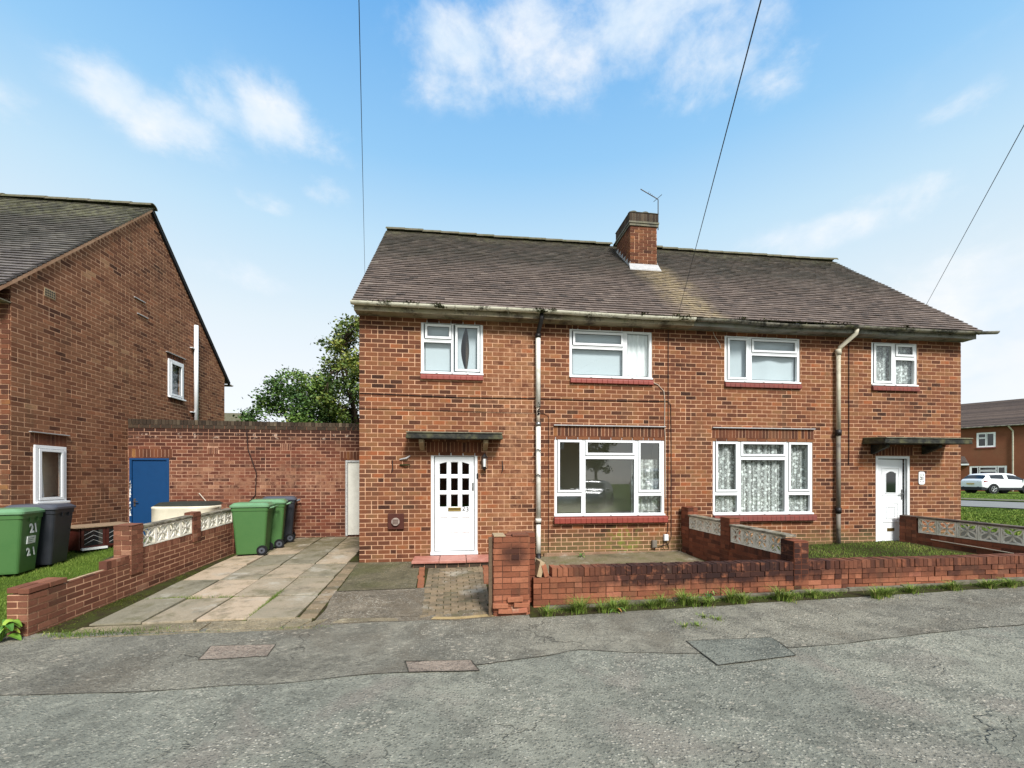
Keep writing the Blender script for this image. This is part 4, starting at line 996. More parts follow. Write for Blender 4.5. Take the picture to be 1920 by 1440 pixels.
crn.hexa([(CHX0-.04, CHY0-.04, 8.361), (CHX1+.04, CHY0-.04, 8.361), (CHX1+.04, CHY1+.04, 8.361), (CHX0-.04, CHY1+.04, 8.361), (CHX0+.05, CHY0+.05, 8.43), (CHX1-.05, CHY0+.05, 8.43), (CHX1-.05, CHY1-.05, 8.43), (CHX0+.05, CHY1-.05, 8.43)])
worldbuild(crn, 'chimney_crown', M_canopyTop, ch)
for F_, ln in ((Frame((CHX0-.024, CHY0-.024, 0), (1, 0, 0), (0, 0, 1), (0, -1, 0)), CHX1-CHX0+.048), (Frame((CHX0-.024, CHY1+.02, 0), (0, -1, 0), (0, 0, 1), (-1, 0, 0)), CHY1-CHY0+.044), (Frame((CHX1+.024, CHY0-.02, 0), (0, 1, 0), (0, 0, 1), (1, 0, 0)), CHY1-CHY0+.044)):
    place_bricks('crown_brick', ch, F_, soldiers(0, ln, 8.14, 8.36, seed=int(ln*10)), M_coping, 60)
for px_, py_ in ((4.50, 10.72), (4.82, 10.72), (4.6, 11.15)):
    mb = MB(); mb.tube([(px_, py_, 8.38), (px_, py_, 8.50), (px_, py_, 8.505), (px_, py_, 8.52)], [.12, .11, .125, .12], 16); worldbuild(mb, 'chimney_pot', M_ridge, ch)
mb = MB(); zf = lambda y: ZE+(y-YE)*sn/cs
mb.hexa([(CHX0-.06, CHY0-.14, zf(CHY0-.14)+.035), (CHX1+.06, CHY0-.14, zf(CHY0-.14)+.035), (CHX1+.03, CHY0-.008, zf(CHY0)+.04), (CHX0-.03, CHY0-.008, zf(CHY0)+.04), (CHX0-.06, CHY0-.14, zf(CHY0-.14)+.045), (CHX1+.06, CHY0-.14, zf(CHY0-.14)+.045), (CHX1+.03, CHY0-.008, zf(CHY0)+.13), (CHX0-.03, CHY0-.008, zf(CHY0)+.13)])
y = CHY0-.02
while y < CHY1:
    y1 = min(y+.16, CHY1+.02)
    for xs_ in ((CHX0-.013, CHX0-.007), (CHX1+.007, CHX1+.013)):
        mb.hexa([(xs_[0], y, zf(y)), (xs_[1], y, zf(y)), (xs_[1], y1, zf(y1)), (xs_[0], y1, zf(y1)), (xs_[0], y, zf(y)+.20), (xs_[1], y, zf(y)+.20), (xs_[1], y1, zf(y)+.20), (xs_[0], y1, zf(y)+.20)])
    y += .162
worldbuild(mb, 'lead_flashing', M_lead, ch)
# aerial on the chimney
ae = thing('tv_aerial', 'thin bent tv aerial strapped to the right side of the chimney', 'aerial', (CHX1+.06, 10.5, 8.0))
mb = MB(); mb.tube([(0, 0, 0), (0, 0, .78), (-.02, 0, .80), (-.42, .12, 1.10)], .012, 6); mb.build('mast', M_black, ae)
mb = MB()
for i in range(5):
    q = V((-.06-.045*i, .02, .835+.034*i)); mb.tube([q+V((-.05, -.09, -.07)), q+V((.05, .09, .07))], .006, 5)
mb.tube([(.10, 0, .92), (-.12, 0, .72)], .007, 5); mb.build('aerial_element', M_black, ae)
# interiors: floor slab, back walls, party wall
mb = MB(); mb.box(X0+.3, X1-.3, YF+.14, YB-.1, 2.75, 2.95); mb.box(4.75, 4.95, YF+.14, YB-.1, 0, 4.6); mb.box(X0+.3, X1-.3, 12.2, 12.3, 0, 4.65); mb.box(X0+.3, X1-.3, YF+.14, YB-.1, 4.75, 4.78); mb.box(1.2, 1.28, YF+.14, 12.19, 0, 2.74); mb.box(8.4, 8.48, YF+.14, 12.19, 0, 2.74)
mb.box(X0+.05, X1-.05, YF+.14, YB-.1, -.02, .01)
worldbuild(mb, 'interior_wall', M_room, house)
mb = MB(); mb.box(1.29, 4.74, 10.1, 10.2, .011, 2.74); mb.box(1.281, 1.289, YF+.145, 10.099, .011, 2.74); mb.box(4.741, 4.749, YF+.145, 10.099, .011, 2.74); mb.box(1.29, 4.74, YF+.145, 10.099, .011, .02)  # pale shell added close to the glass to brighten the lounge window
worldbuild(mb, 'lounge_bounce_shell', M_lounge, house)
# blinds and curtains hang inside: things of their own
def folded(name, label, cat, x0, x1, z0, z1, y, mat, amp=.02, freq=11, group=None, lens=None):
    mb = MB(); n_ = int((x1-x0)/.022)
    for i in range(n_):
        a, b_ = x0+(x1-x0)*i/n_, x0+(x1-x0)*(i+1)/n_
        ya = y+amp*math.sin(a*freq*2*math.pi)+amp*.5*math.sin(a*freq*3.3); yb_ = y+amp*math.sin(b_*freq*2*math.pi)+amp*.5*math.sin(b_*freq*3.3)
        mb.quad([(a, ya, z0), (b_, yb_, z0), (b_, yb_, z1), (a, ya, z1)])
    return tag(mb.build(name, mat, smooth=True), label, cat, group)
def flat(name, label, cat, x0, x1, z0, z1, y, mat):
    mb = MB(); mb.box(x0, x1, y, y+.006, z0, z1); return tag(mb.build(name, mat), label, cat)
flat('roller_blind', 'pale grey blind behind the left pane of the upper left window', 'blind', -.70, -.10, 3.66, 4.68, 8.61, M_blind)
# two curtain halves leaving a lens shaped gap
def lens(side):
    mb = MB(); n_ = 14
    for i in range(n_):
        z0, z1 = 3.66+1.02*i/n_, 3.66+1.02*(i+1)/n_
        w_ = lambda z: .10*math.sin(math.pi*clamp((z-3.70)/.94, 0, 1))
        cx = .15; xe = lambda z: cx+side*w_(z)*(.55 if side > 0 else 1)+.004*side; out = -.095 if side < 0 else .45
        a = [(out, 8.61, z0), (xe(z0), 8.61, z0), (xe(z1), 8.61, z1), (out, 8.61, z1)]
        mb.quad(a if side < 0 else a[::-1])
    return mb.build('curtain', M_blind)
tag(lens(-1), 'left half of the pale curtain bowed open in the upper left window', 'curtain'); tag(lens(1), 'right half of the pale curtain beside the gap in the upper left window', 'curtain')
mb = MB(); mb.box(.14, .20, 8.66, 8.69, 3.6, 4.7); tag(mb.build('post_reflection', M_dark), 'dark upright strip standing for a lamp post reflected in the upper left window', 'reflection strip')  # solid dark strip in place of a lamp post's reflection
flat('roller_blind', 'plain pale blind filling the wide panes of the window above the bay lounge of 23', 'blind', 2.25, 3.40, 3.66, 4.66, 8.61, M_blind)
folded('curtain', 'white pleated curtain behind the narrow right pane of the second upper window', 'curtain', 3.41, 3.97, 3.66, 4.66, 8.63, M_curt, .016, 9)
folded('curtain', 'loosely draped pale sheet behind the third upper window', 'curtain', 5.64, 7.36, 3.66, 4.66, 8.62, M_blind, .014, 1.6)
folded('net_curtain', 'patterned net curtain in the small upper window at the right end', 'net curtain', 9.16, 10.28, 3.68, 4.66, 8.62, M_lace, .012, 6)
folded('net_curtain', 'long floral lace net curtain across the ground floor window of 25', 'net curtain', 5.37, 7.67, .84, 2.42, 8.625, M_lace, .018, 5.2)
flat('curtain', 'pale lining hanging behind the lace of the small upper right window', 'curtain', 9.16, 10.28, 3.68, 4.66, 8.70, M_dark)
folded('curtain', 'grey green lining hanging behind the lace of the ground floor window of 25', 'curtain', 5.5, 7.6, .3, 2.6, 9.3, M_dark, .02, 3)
folded('net_curtain', 'thin strip of net at the right edge of the lounge window of 23', 'net curtain', 3.62, 4.24, .84, 2.0, 8.68, M_lace, .012, 8)
# wall fittings
lan = thing('wall_lantern', 'small black lantern with frosted panes on the wall right of door 23', 'lantern', (.503, YF, 1.72))
mb = MB(); mb.tube([(0, -.075, .05), (0, -.075, .065), (0, -.075, .07)], [.03, .05, .05], 6); mb.tube([(0, -.075, .24), (0, -.075, .27), (0, -.075, .31)], [.055, .035, .008], 6)
for i in range(6):
    a = i*math.pi/3; mb.tube([(math.cos(a)*.045, -.075+math.sin(a)*.045, .07), (math.cos(a)*.052, -.075+math.sin(a)*.052, .245)], .005, 4)
mb.build('lantern_frame', M_black, lan)
mb = MB(); mb.tube([(0, -.075, .09), (0, -.075, .22)], [.028, .034], 6); mb.build('lantern_glass', M_label, lan)
mb = MB(); mb.tube([(0, 0, .12), (0, -.03, .06), (0, -.075, .03), (0, -.075, .06)], .009, 6); mb.box(-.025, .025, -.012, -.001, .05, .2); mb.build('wall_bracket', M_black, lan); lan.scale = (1.2, 1.2, 1.2)
fl_ = thing('flue_terminal', 'square brown boiler flue terminal with round metal grille low on the brick wall', 'flue', (-1.20, YF, .77))
mb = MB(); mb.box(-.15, .15, -.05, -.001, -.15, .15); mb.build('flue_plate', M_flue, fl_, bevel=.01)
mb = MB(); mb.tube([(0, -.051, 0), (0, -.09, 0)], .075, 20); mb.build('flue_cap', M_grille, fl_)
mb = MB()
for i in range(5): mb.box(-.055, .055, -.096, -.0905, -.045+i*.02, -.037+i*.02)
mb.build('grille', M_flue, fl_)
pl = thing('house_number_plate', 'white oval house number plaque on the brick wall right of the open door', 'plaque', (10.40, YF, 1.607))
mb = MB(); ov = []
for sx, sz, a0 in ((1, 1, 0), (-1, 1, 90), (-1, -1, 180), (1, -1, 270)):
    for j in range(6):
        a = R(a0+j*18); ov.append((sx*.0+.035*sx+.045*math.cos(a), sz*.095+.05*math.sin(a)))
mb.prism(ov, -.018, -.004); mb.build('plate', M_label, pl)
text_part('3 3', .075, (0, -.020, .065), pl, M_labelg, name='small_numerals'); text_part('21', .10, (-.0, -.020, -.01), pl, M_black, name='numerals', bold=.002)
mb = MB(); mb.box(-.045, -.02, -.021, -.019, -.08, -.068); mb.box(.018, .045, -.021, -.019, -.08, -.068); mb.build('leaf_motif', M_black, pl)
for nm, lab, x, z, w_, h_, m_ in (('grey_junction_box', 'small grey junction box on the wall foot under the lounge window', 4.03, .24, .10, .15, M_pipeG), ('white_junction_box', 'small white junction box above the grey one by the cables', 4.285, .37, .085, .13, M_white)):
    mb = MB(); mb.box(x-w_/2, x+w_/2, YF-.06, YF-.004, z-h_/2, z+h_/2); mb.box(x-w_/2+.012, x+w_/2-.012, YF-.066, YF-.0605, z-h_/2+.012, z+h_/2-.012); tag(mb.build(nm, m_, bevel=.005), lab, 'meter box')
for z, tilt, m_ in ((1.99, .05, M_lead), (1.86, .0, M_moss)):
    mb = MB(); mb.tube([(-1.13, YF-.015, z-tilt/2), (-1.0, YF-.05, z), (-.93, YF-.03, z+tilt)], [.012, .018, .010], 6); worldbuild(mb, 'old_bracket', m_, house)
for x in (-1.27, .86):
    mb = MB(); mb.tube([(x, YF-.012, 1.95), (x+.01, YF-.02, 1.78), (x-.01, YF-.015, 1.72)], .009, 5); worldbuild(mb, 'hook', M_black, house)
def cable(name, pts, r_, mat, parent=house): 
    mb = MB(); mb.tube(pts, r_, 6); return worldbuild(mb, name, mat, parent)
yc = YF-.014
cable('cable', [(X0+.02, yc, 3.23), (-1, yc, 3.215), (0, yc, 3.19), (1, yc, 3.20), (1.5, yc, 3.205), (1.62, yc, 3.205), (2.6, yc, 3.195), (3.8, yc, 3.205), (4.34, yc, 3.21), (4.40, yc, 3.14), (4.41, yc, 2.4), (4.41, yc, .40), (4.36, yc, .24), (4.12, yc, .17)], .007, M_cable)
cable('cable', [(X0+.02, yc, 2.935), (-.4, yc, 2.93), (.6, yc, 2.915), (1.5, yc, 2.91), (1.72, yc, 2.90), (1.80, yc, 2.85), (1.80, yc, .9), (1.795, yc, .05)], .0045, M_cable)
cable('cable', [(4.345, yc, 4.70), (4.345, yc, 2.7), (4.335, yc, .5), (4.29, yc, .42)], .0065, M_cable)
cable('cable', [(3.99, yc, 3.60), (4.12, yc, 3.55), (4.25, yc, 3.42), (4.27, yc, 3.2), (4.265, yc, 2.67), (4.28, yc, 2.45), (4.29, yc, 1.2)], .007, M_wcable)
cable('cable', [(8.56, yc, 4.70), (8.56, yc, 2.2), (8.555, yc, 1.9)], .009, M_cable)
cable('cable', [(5.35, yc, 4.70), (5.38, yc, 4.62), (5.50, yc, 4.45), (5.52, yc, 4.36)], .006, M_wcable)
cable('cable', [(11.46, YF+.1, 3.0), (11.62, YF+.15, 2.85), (11.70, YF+.2, 2.70), (11.60, YF+.2, 2.62), (11.46, YF+.3, 2.60)], .008, M_wcable)
cable('cable', [(4.03, yc-.02, .17), (4.05, yc-.02, .02), (4.02, yc, -.02)], .008, M_cable); cable('cable', [(4.28, yc-.02, .31), (4.2, yc-.02, .18), (4.28, yc-.02, .08), (4.36, yc, .14), (4.30, yc, .3)], .006, M_cable)
# plinth of 23 and step
mb = MB(); mb.box(1.7, 4.55, YF-.05, YF-.004, -.2, .10); worldbuild(mb, 'plinth', M_plinth, house, bevel=.01)
mb = MB(); mb.box(X0+.02, -.80, YF-.035, YF-.004, -.2, -.02); worldbuild(mb, 'plinth', M_plinth, house, bevel=.01)
stp = thing('door_step', 'low step of three pink red tiles below door 23', 'step', (-.12, 8.15, 0))
mb = MB(); mb.box(-.70, .72, 7.93-8.15, YF-.045-8.15, -.12, .055); mb.build('step_base', M_mort, stp)
for i in range(3):
    a = -.73+i*.495; mb = MB(); mb.box(a+.006, a+.489, 7.88-8.15+rnd.uniform(-.01, .01), YF-.045-8.15, .057, .095+rnd.uniform(0, .008)); mb.build('step_tile', M_step, stp, bevel=.006)
for i in range(7):
    a = -.70+i*.203; mb = MB(); mb.box(a+.006, a+.197, 7.918-8.15, 7.94-8.15, -.03, .048, .3+.1*(i % 3)); mb.build('brick', M_coping, stp)
# step at the other door
mb = MB(); mb.box(9.22, 10.14, 8.2, YF-.045, -.1, .115); tag(mb.build('door_step', M_plinth, bevel=.01), 'plain pale step under the ajar white door', 'step')

# ------------------------------------------------------------------ neighbour house on the left
XN = -7.65; NY0, NY1, NYR = 8.387, 15.18, 11.75; NZE, NZR = 5.0, 8.27
nh = thing('neighbour_house', 'brick house at the left edge with its gable wall facing the driveway', 'house', (XN, NY0, 0))
fn = Frame((XN, 0, 0), (0, 1, 0), (0, 0, 1), (1, 0, 0))
NH = [(8.778, 9.415, 1.13, 2.215), (12.40, 13.03, 3.76, 4.79)]
mslope = (NZR-NZE)/(NYR-NY0)
ncl = lambda z: (NY0 if z < NZE else NY0+(z-NZE)/mslope+.03, NY1 if z < NZE else NY1-(z-NZE)/mslope-.03)
wall = MB(); backing(wall, fn, NY0+.008, NY1, -.1, NZE, NH)
for h in NH: reveal(wall, fn, h)
wall.quad([fn.p(NY0+.008, NZE, -.002), fn.p(NY1, NZE, -.002), fn.p(NYR, NZR-.04, -.002)])
wall.quad([(-18, NY0+.008, -.1), (XN-.008, NY0+.008, -.1), (XN-.008, NY0+.008, NZE), (-18, NY0+.008, NZE)])
wall.quad([(-18, NY1, -.1), (XN-.008, NY1, -.1), (XN-.008, NY1, NZE), (-18, NY1, NZE)])
wall.box(-10.5, -10.4, NY0+.1, NY1-.1, -.1, 5); wall.box(-10.39, XN-.15, NY0+.1, NY1-.1, 2.6, 2.7)
wn = worldbuild(wall, 'wall', M_mort, nh)
nits = rows(NY0, NY1, -.06, NZR-.02, holes=NH+[(8.72, 9.45, 2.215, 2.43), (12.36, 13.05, 4.79, 4.93), (12.40, 13.03, 3.64, 3.76)], clip=ncl, seed=41, L=.2327, J=.016, pj=.0015)
place_bricks('brick', wn, fn, nits, M_brickL, 280)
place_bricks('soldier_brick', wn, fn, soldiers(8.72, 9.45, 2.215, 2.43, seed=4)+soldiers(12.40, 13.03, 3.64, 3.76, seed=5)+soldiers(12.36, 13.05, 4.79, 4.93, seed=5), M_soldier, 60)
fnf = Frame((-9.2, NY0, 0), (1, 0, 0), (0, 0, 1), (0, -1, 0))
place_bricks('brick', wn, fnf, rows(0, 1.55-.004, -.06, 4.86, seed=43), M_soldier, 0, 'front_brickwork')
def gable_window(z0, z1, y0, y1, tilt=0):
    f = MB(); fr2 = lambda a, b_, c_, e, w_, d0, d1, mi=0: None
    m_ = MB(); m_.ring(y0, y1, z0, z1, .055, -.03, .05); m_.box(y0-.01, y1+.03, -.075, -.031, z0-.01, z0+.03)
    Mx = Matrix(((0, -1, 0, XN), (1, 0, 0, 0), (0, 0, 1, 0), (0, 0, 0, 1)))
    m_.xform(Mx); wi = worldbuild(m_, 'window', M_white, nh, bevel=.004)
    s_ = MB(); s_.ring(y0+.062, y1-.062, z0+.062, z1-.062, .05, -.045, .0); s_.ring(y0+.056, y1-.056, z0+.056, z1-.056, .006, -.032, -.02, 1); s_.ring(y0+.112, y1-.112, z0+.112, z1-.112, .007, -.02, -.012, 1)
    s_.xform(Mx); worldbuild(s_, 'sash', [M_white, M_gasket], wi, bevel=.003)
    p = MB(); p.quad([(y0+.10, -.010, z0+.10), (y1-.10, -.010, z0+.10), (y1-.10, -.010, z1-.10), (y0+.10, -.010, z1-.10)]); p.xform(Mx); worldbuild(p, 'pane', M_glassU, wi)
    return wi
gable_window(1.135, 2.21, 8.784, 9.41); gable_window(3.765, 4.785, 12.405, 13.025)
for y0, y1, z in ((8.70, 9.47, 2.435), (12.32, 13.1, 4.935)):
    mb = MB(); mb.box(XN-.005, XN+.045, y0, y1, z, z+.016); worldbuild(mb, 'drip_strip', M_lead, nh)
for y, z in ((11.2, 5.9), (11.3, 5.55)):
    mb = MB(); mb.box(XN+.004, XN+.03, y, y+.35, z, z+.018); worldbuild(mb, 'cut_lead_strip', M_lead, nh)
mb = MB(); mb.tube([(XN+.07, 13.52, 3.0), (XN+.07, 13.52, 6.05)], .055, 12); sv = worldbuild(mb, 'soil_pipe', M_white, nh, smooth=True)
for z in (3.5, 5.35):
    mb = MB(); mb.box(XN+.002, XN+.07, 13.34, 13.62, z, z+.02); worldbuild(mb, 'pipe_clip', M_white, sv)
ab = MB(); ab.box(XN+.004, XN+.012, 8.98, 9.20, 5.0, 5.155)
abo = worldbuild(ab, 'air_brick', M_pale, nh); mb = MB()
for i in range(5):
    for j in range(3): mb.box(XN+.0125, XN+.0145, 8.995+i*.041, 9.020+i*.041, 5.015+j*.045, 5.045+j*.045)
worldbuild(mb, 'air_hole', M_gasket, abo)
folded_ = MB()
for i in range(20):
    a, b_ = 8.80+i*.02, 8.82+i*.02; folded_.quad([(XN-.16+.02*math.sin(a*40), a, 1.1), (XN-.16+.02*math.sin(b_*40), b_, 1.1), (XN-.16+.02*math.sin(b_*40), b_-.1*(i/20), 2.3), (XN-.16+.02*math.sin(a*40), a-.1*(i/20), 2.3)])
tag(folded_.build('curtain', M_curt), 'pale curtain drawn to one side in the low gable window of the left house', 'curtain')
mb = MB(); mb.box(XN-.36, XN-.33, 8.5, 10.2, 1.0, 2.4); tag(mb.build('cream_backing', M_fabric), 'cream board added close behind the low gable window of the left house to lighten it', 'backing board')  # board added where daylight reaches it, so the panes look pale
mb = MB(); mb.hexa([(XN-.22, 8.95, 1.2), (XN-.20, 8.95, 1.2), (XN-.20, 9.25, 1.2), (XN-.22, 9.25, 1.2), (XN-.24, 8.97, 1.42), (XN-.22, 8.97, 1.42), (XN-.30, 9.22, 1.47), (XN-.32, 9.22, 1.47)]); tag(mb.build('picture_board', M_woodtop), 'small brown board leaning inside the low gable window', 'board')
mb = MB(); mb.box(XN-.16, XN-.15, 12.4, 13.04, 3.75, 4.8); tag(mb.build('roller_blind', M_blind), 'pale blind inside the small upper gable window of the left house', 'blind')
rn = MB(); nth = math.atan2(NZR+.03-(NZE-.28), NYR-(NY0-.30)); ncs, nsn = math.cos(nth), math.sin(nth); NYE, NZE2 = NY0-.30, NZE-.24
nsl = (NYR-NYE)/ncs
rn.quad([(-18, NYE+.02, NZE2), (XN+.03, NYE+.02, NZE2), (XN+.03, NYR, NZE2+nsl*nsn-.03), (-18, NYR, NZE2+nsl*nsn-.03)])
for q in (0, .035): rn.quad([(-18, 2*NYR-NYE, NZE2+q), (-18, NYR, NZE2+nsl*nsn+q), (XN+.07, NYR, NZE2+nsl*nsn+q), (XN+.07, 2*NYR-NYE, NZE2+q)])
rno = worldbuild(rn, 'roof', M_tileL, nh)
tiles(rno, Frame((-15.0, NYE, NZE2), (1, 0, 0), (0, ncs, nsn), (0, -nsn, ncs)), XN+.06+15.0, nsl, M_tileL, nind=280, seed=9)
ridge(rno, -15, XN+.07, NYR, NZE2+nsl*nsn+.03, M_ridge)
mb = MB()
for (ya, za, yb_, zb_) in ((NYE+.02, NZE2, NYR, NZE2+nsl*nsn),):
    mb.hexa([(XN+.004, ya, za-.075), (XN+.05, ya, za-.075), (XN+.05, yb_, zb_-.075), (XN+.004, yb_, zb_-.075), (XN+.004, ya, za-.006), (XN+.055, ya, za-.006), (XN+.055, yb_, zb_-.006), (XN+.004, yb_, zb_-.006)])
worldbuild(mb, 'verge_mortar', M_mort, rno)
mb = MB(); mb.hexa([(XN+.002, NYR, NZE2+nsl*nsn-.07), (XN+.06, NYR, NZE2+nsl*nsn-.07), (XN+.06, 2*NYR-NYE, NZE2-.07), (XN+.002, 2*NYR-NYE, NZE2-.07), (XN+.002, NYR, NZE2+nsl*nsn-.002), (XN+.06, NYR, NZE2+nsl*nsn-.002), (XN+.06, 2*NYR-NYE, NZE2-.002), (XN+.002, 2*NYR-NYE, NZE2-.002)]); worldbuild(mb, 'rear_verge', M_trim, rno)
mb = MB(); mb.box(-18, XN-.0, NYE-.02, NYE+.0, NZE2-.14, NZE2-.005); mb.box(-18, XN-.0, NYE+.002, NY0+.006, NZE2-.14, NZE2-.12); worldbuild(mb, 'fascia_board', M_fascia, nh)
gutter(nh, -18, XN+.02, NYE-.08, NZE2-.02, .06, M_gutter, lambda x: 0)
gutter(nh, -18, XN+.10, 2*NYR-NYE+.06, NZE2-.02, .06, M_gutterD, lambda x: 0, 'rear_gutter')

# ------------------------------------------------------------------ wall with doors between the houses
YW = 11.02; wt0, wt1 = 3.0, 2.95
rw = thing('outbuilding_wall', 'high brick wall with a blue door joining the two houses behind the driveway', 'wall', (-4.8, YW, .17))
fw = Frame((0, YW, 0), (1, 0, 0), (0, 0, 1), (0, -1, 0))
DH = [(-7.62, -6.765, .17, 2.08), (-2.78, -1.90, .175, 2.05)]
SH = [(-7.64, -6.70, 2.08, 2.30), (-2.9, -1.90, 2.05, 2.27)]
mb = MB(); backing(mb, fw, -7.65, X0+.0, .0, 2.88, DH)
for h in DH: reveal(mb, fw, h)
mb.quad([(-7.65, YW+.23, 0), (X0, YW+.23, 0), (X0, YW+.23, 2.88), (-7.65, YW+.23, 2.88)])
wo2 = worldbuild(mb, 'wall', M_mortR, rw)
VENT = [(-5.93, -5.70, 2.17, 2.34), (-4.28, -4.05, 2.28, 2.45)]
place_bricks('brick', wo2, fw, rows(-7.65, X0, .10, 2.78, L=.232, H=.0836, holes=DH+SH+VENT, seed=51), M_brickR, 290)
place_bricks('soldier_brick', wo2, fw, soldiers(*SH[0], seed=8)+soldiers(*SH[1], seed=9), M_soldier, 40)
cp = MB(); cp.box(-7.64, X0, YW-.012, YW+.24, 2.781, 2.862); worldbuild(cp, 'coping_base', M_mortD, rw)
place_bricks('brick', rw, Frame((0, YW-.014, 0), (1, 0, 0), (0, 0, 1), (0, -1, 0)), [(a, b_, 2.785, 2.86, t*.6, 0) for a, b_, c_, e, t, p in rows(-7.64, X0, 0, .08, seed=3, H=.08)], M_coping, 30)
n_ = 72; w_ = (X0+7.64)/n_
for i in range(n_):
    mb = MB(); a = -7.64+i*w_; zt = 2.985-.03*i/n_+rnd.uniform(-.006, .006); mb.box(a+.005, a+w_-.005, YW-.02+rnd.uniform(-.004, .004), YW+.235, 2.864, zt, rnd.random())
    worldbuild(mb, 'coping_brick', M_coping, rw)
for q, h in enumerate(VENT):
    place_bricks('vent_brick', wo2, fw, soldiers(*h, w_=.04, seed=20+q), M_brickR, 10)
def plank_door(x0, x1, z0, z1, mat, flaky, handle):
    f = MB(); f.box(x0, x0+.05, YW-.01, YW+.07, z0, z1); f.box(x1-.05, x1, YW-.01, YW+.07, z0, z1); f.box(x0+.05, x1-.05, YW-.01, YW+.07, z1-.05, z1)
    fo = worldbuild(f, 'door_frame', flaky, rw, bevel=.004)
    d_ = MB(); d_.box(x0+.056, x1-.056, YW+.015, YW+.055, z0+.02, z1-.056); do = worldbuild(d_, 'door', mat, rw, bevel=.004)
    if handle:
        h_ = MB(); h_.box(x0+.085, x0+.125, YW-.002, YW+.014, .95, 1.13); h_.box(x0+.10, x0+.20, YW-.045, YW-.03, 1.05, 1.07); h_.box(x0+.10, x0+.112, YW-.03, YW-.003, 1.05, 1.07); worldbuild(h_, 'handle', M_metal, do, bevel=.003)
        r = random.Random(2); c_ = MB()
        for i in range(16):
            z = r.uniform(.25, 1.5); c_.quad([(x0+.004, YW-.0125, z), (x0+.02+r.random()*.03, YW-.0125, z+.01), (x0+.01+r.random()*.03, YW-.0125, z+.05+r.random()*.08), (x0+.006, YW-.0125, z+.04)])
        worldbuild(c_, 'flaked_paint', M_label, fo)
plank_door(-7.615, -6.77, .175, 2.075, M_blue, M_blue, True)
plank_door(-2.775, -1.905, .18, 2.045, M_wpaint, M_flake, False)
mb = MB(); mb.tube([(-5.05, YW-.02, 2.75), (-5.02, YW-.02, 2.3), (-4.83, YW-.03, 1.75), (-4.85, YW-.03, 1.2), (-5.1, YW-.05, .9)], .012, 6); worldbuild(mb, 'cable', M_cable, rw)
mb = MB(); mb.tube([(-6.1, YW-.03, 1.25), (-5.9, YW-.03, 1.0), (-5.6, YW-.04, .95), (-5.2, YW-.05, 1.02), (-4.9, YW-.05, .98)], .012, 6); worldbuild(mb, 'hose', M_wcable, rw)
mb = MB(); mb.box(-.075, .075, -.06, .06, 0, .52); o = mb.build('concrete_post', M_moss, bevel=.03, loc=(-2.02, 10.3, .12)); tag(o, 'stub of mossy concrete post beside the white door by the house corner', 'post')

# ------------------------------------------------------------------ garden walls
def screen_block(parent, fr, u0, v0, s, mat, d0=.02, depth=.07):
    """pierced block: square rim with four petals crossing on the diagonals"""
    mb = MB(); r_ = s/2; cx, cz = u0+r_, v0+r_
    def bar(p, q, w_, da, db):
        p, q = V(p), V(q); t = (q-p).normalized(); n_ = V((-t.y, t.x))*w_/2
        A = [p-n_, q-n_, q+n_, p+n_]
        mb.hexa([fr.p(a.x, a.y, -db) for a in A]+[fr.p(a.x, a.y, -da) for a in A])
    e = .02
    for p, q in (((u0+.002, v0+e/2), (u0+s-.002, v0+e/2)), ((u0+.002, v0+s-e/2), (u0+s-.002, v0+s-e/2)), ((u0+e/2+.001, v0+e), (u0+e/2+.001, v0+s-e)), ((u0+s-e/2-.001, v0+e), (u0+s-e/2-.001, v0+s-e))): bar(p, q, e, 0, depth)
    R_ = (r_-e)*1.36
    for k_ in range(4):
        a = R(45+90*k_); t = V((math.cos(a), math.sin(a))); nn = V((-t.y, t.x))
        for sd in (1, -1):
            prev = None
            for j in range(7):
                f = j/6; pt = V((cx, cz))+t*(R_*f)+nn*sd*(math.sin(math.pi*f)**.9*R_*.235+.004)
                if prev: bar(prev, pt, .017, .008, .044)
                prev = pt
    return worldbuild(mb, 'screen_block', mat, parent)
def pier(parent, fr, u0, u1, v0, v1, d0, d1, mat, name='pier', H=.075, seed=1, cap=None, mort=M_mortD, nind=60):
    """square brick pier; d0 front (outwards), d1 back depth, faces front and both ends"""
    mb = MB(); A = [(u0+.006, -d1), (u1-.006, -d1), (u1-.006, d0-.006), (u0+.006, d0-.006)]
    mb.hexa([fr.p(a, v0, b_) for a, b_ in A]+[fr.p(a, v1-.004, b_) for a, b_ in A])
    o = worldbuild(mb, name, mort, parent)
    n_ = fr.n; u_ = V(fr.u)
    f1 = Frame(fr.p(u0, 0, d0)-V((0, 0, 0)), fr.u, (0, 0, 1), fr.n, fr.sh)
    W_, D_ = u1-u0, d0+d1
    R0 = rows(0, W_, v0, v1, .2265, H, .010, seed=seed, header=.3, pj=.006)
    place_bricks('brick', o, f1, R0, mat, nind)
    fL = Frame(fr.p(u0, 0, -d1), fr.n, (0, 0, 1), -fr.u); fR = Frame(fr.p(u1, 0, d0), -fr.n, (0, 0, 1), fr.u)
    place_bricks('brick', o, fL, rows(0, D_, v0, v1, .2265, H, .010, seed=seed+1, header=.3, pj=.005, phase=.11), mat, nind)
    place_bricks('brick', o, fR, rows(0, D_, v0, v1, .2265, H, .010, seed=seed+2, header=.3, pj=.005, phase=.11), mat, nind)
    return o
def topface(fr, mb, u0, u1, v, d0, d1, tone=.5):
    mb.quad([fr.p(u0, v, d0), fr.p(u1, v, d0), fr.p(u1, v, -d1), fr.p(u0, v, -d1)], tone)
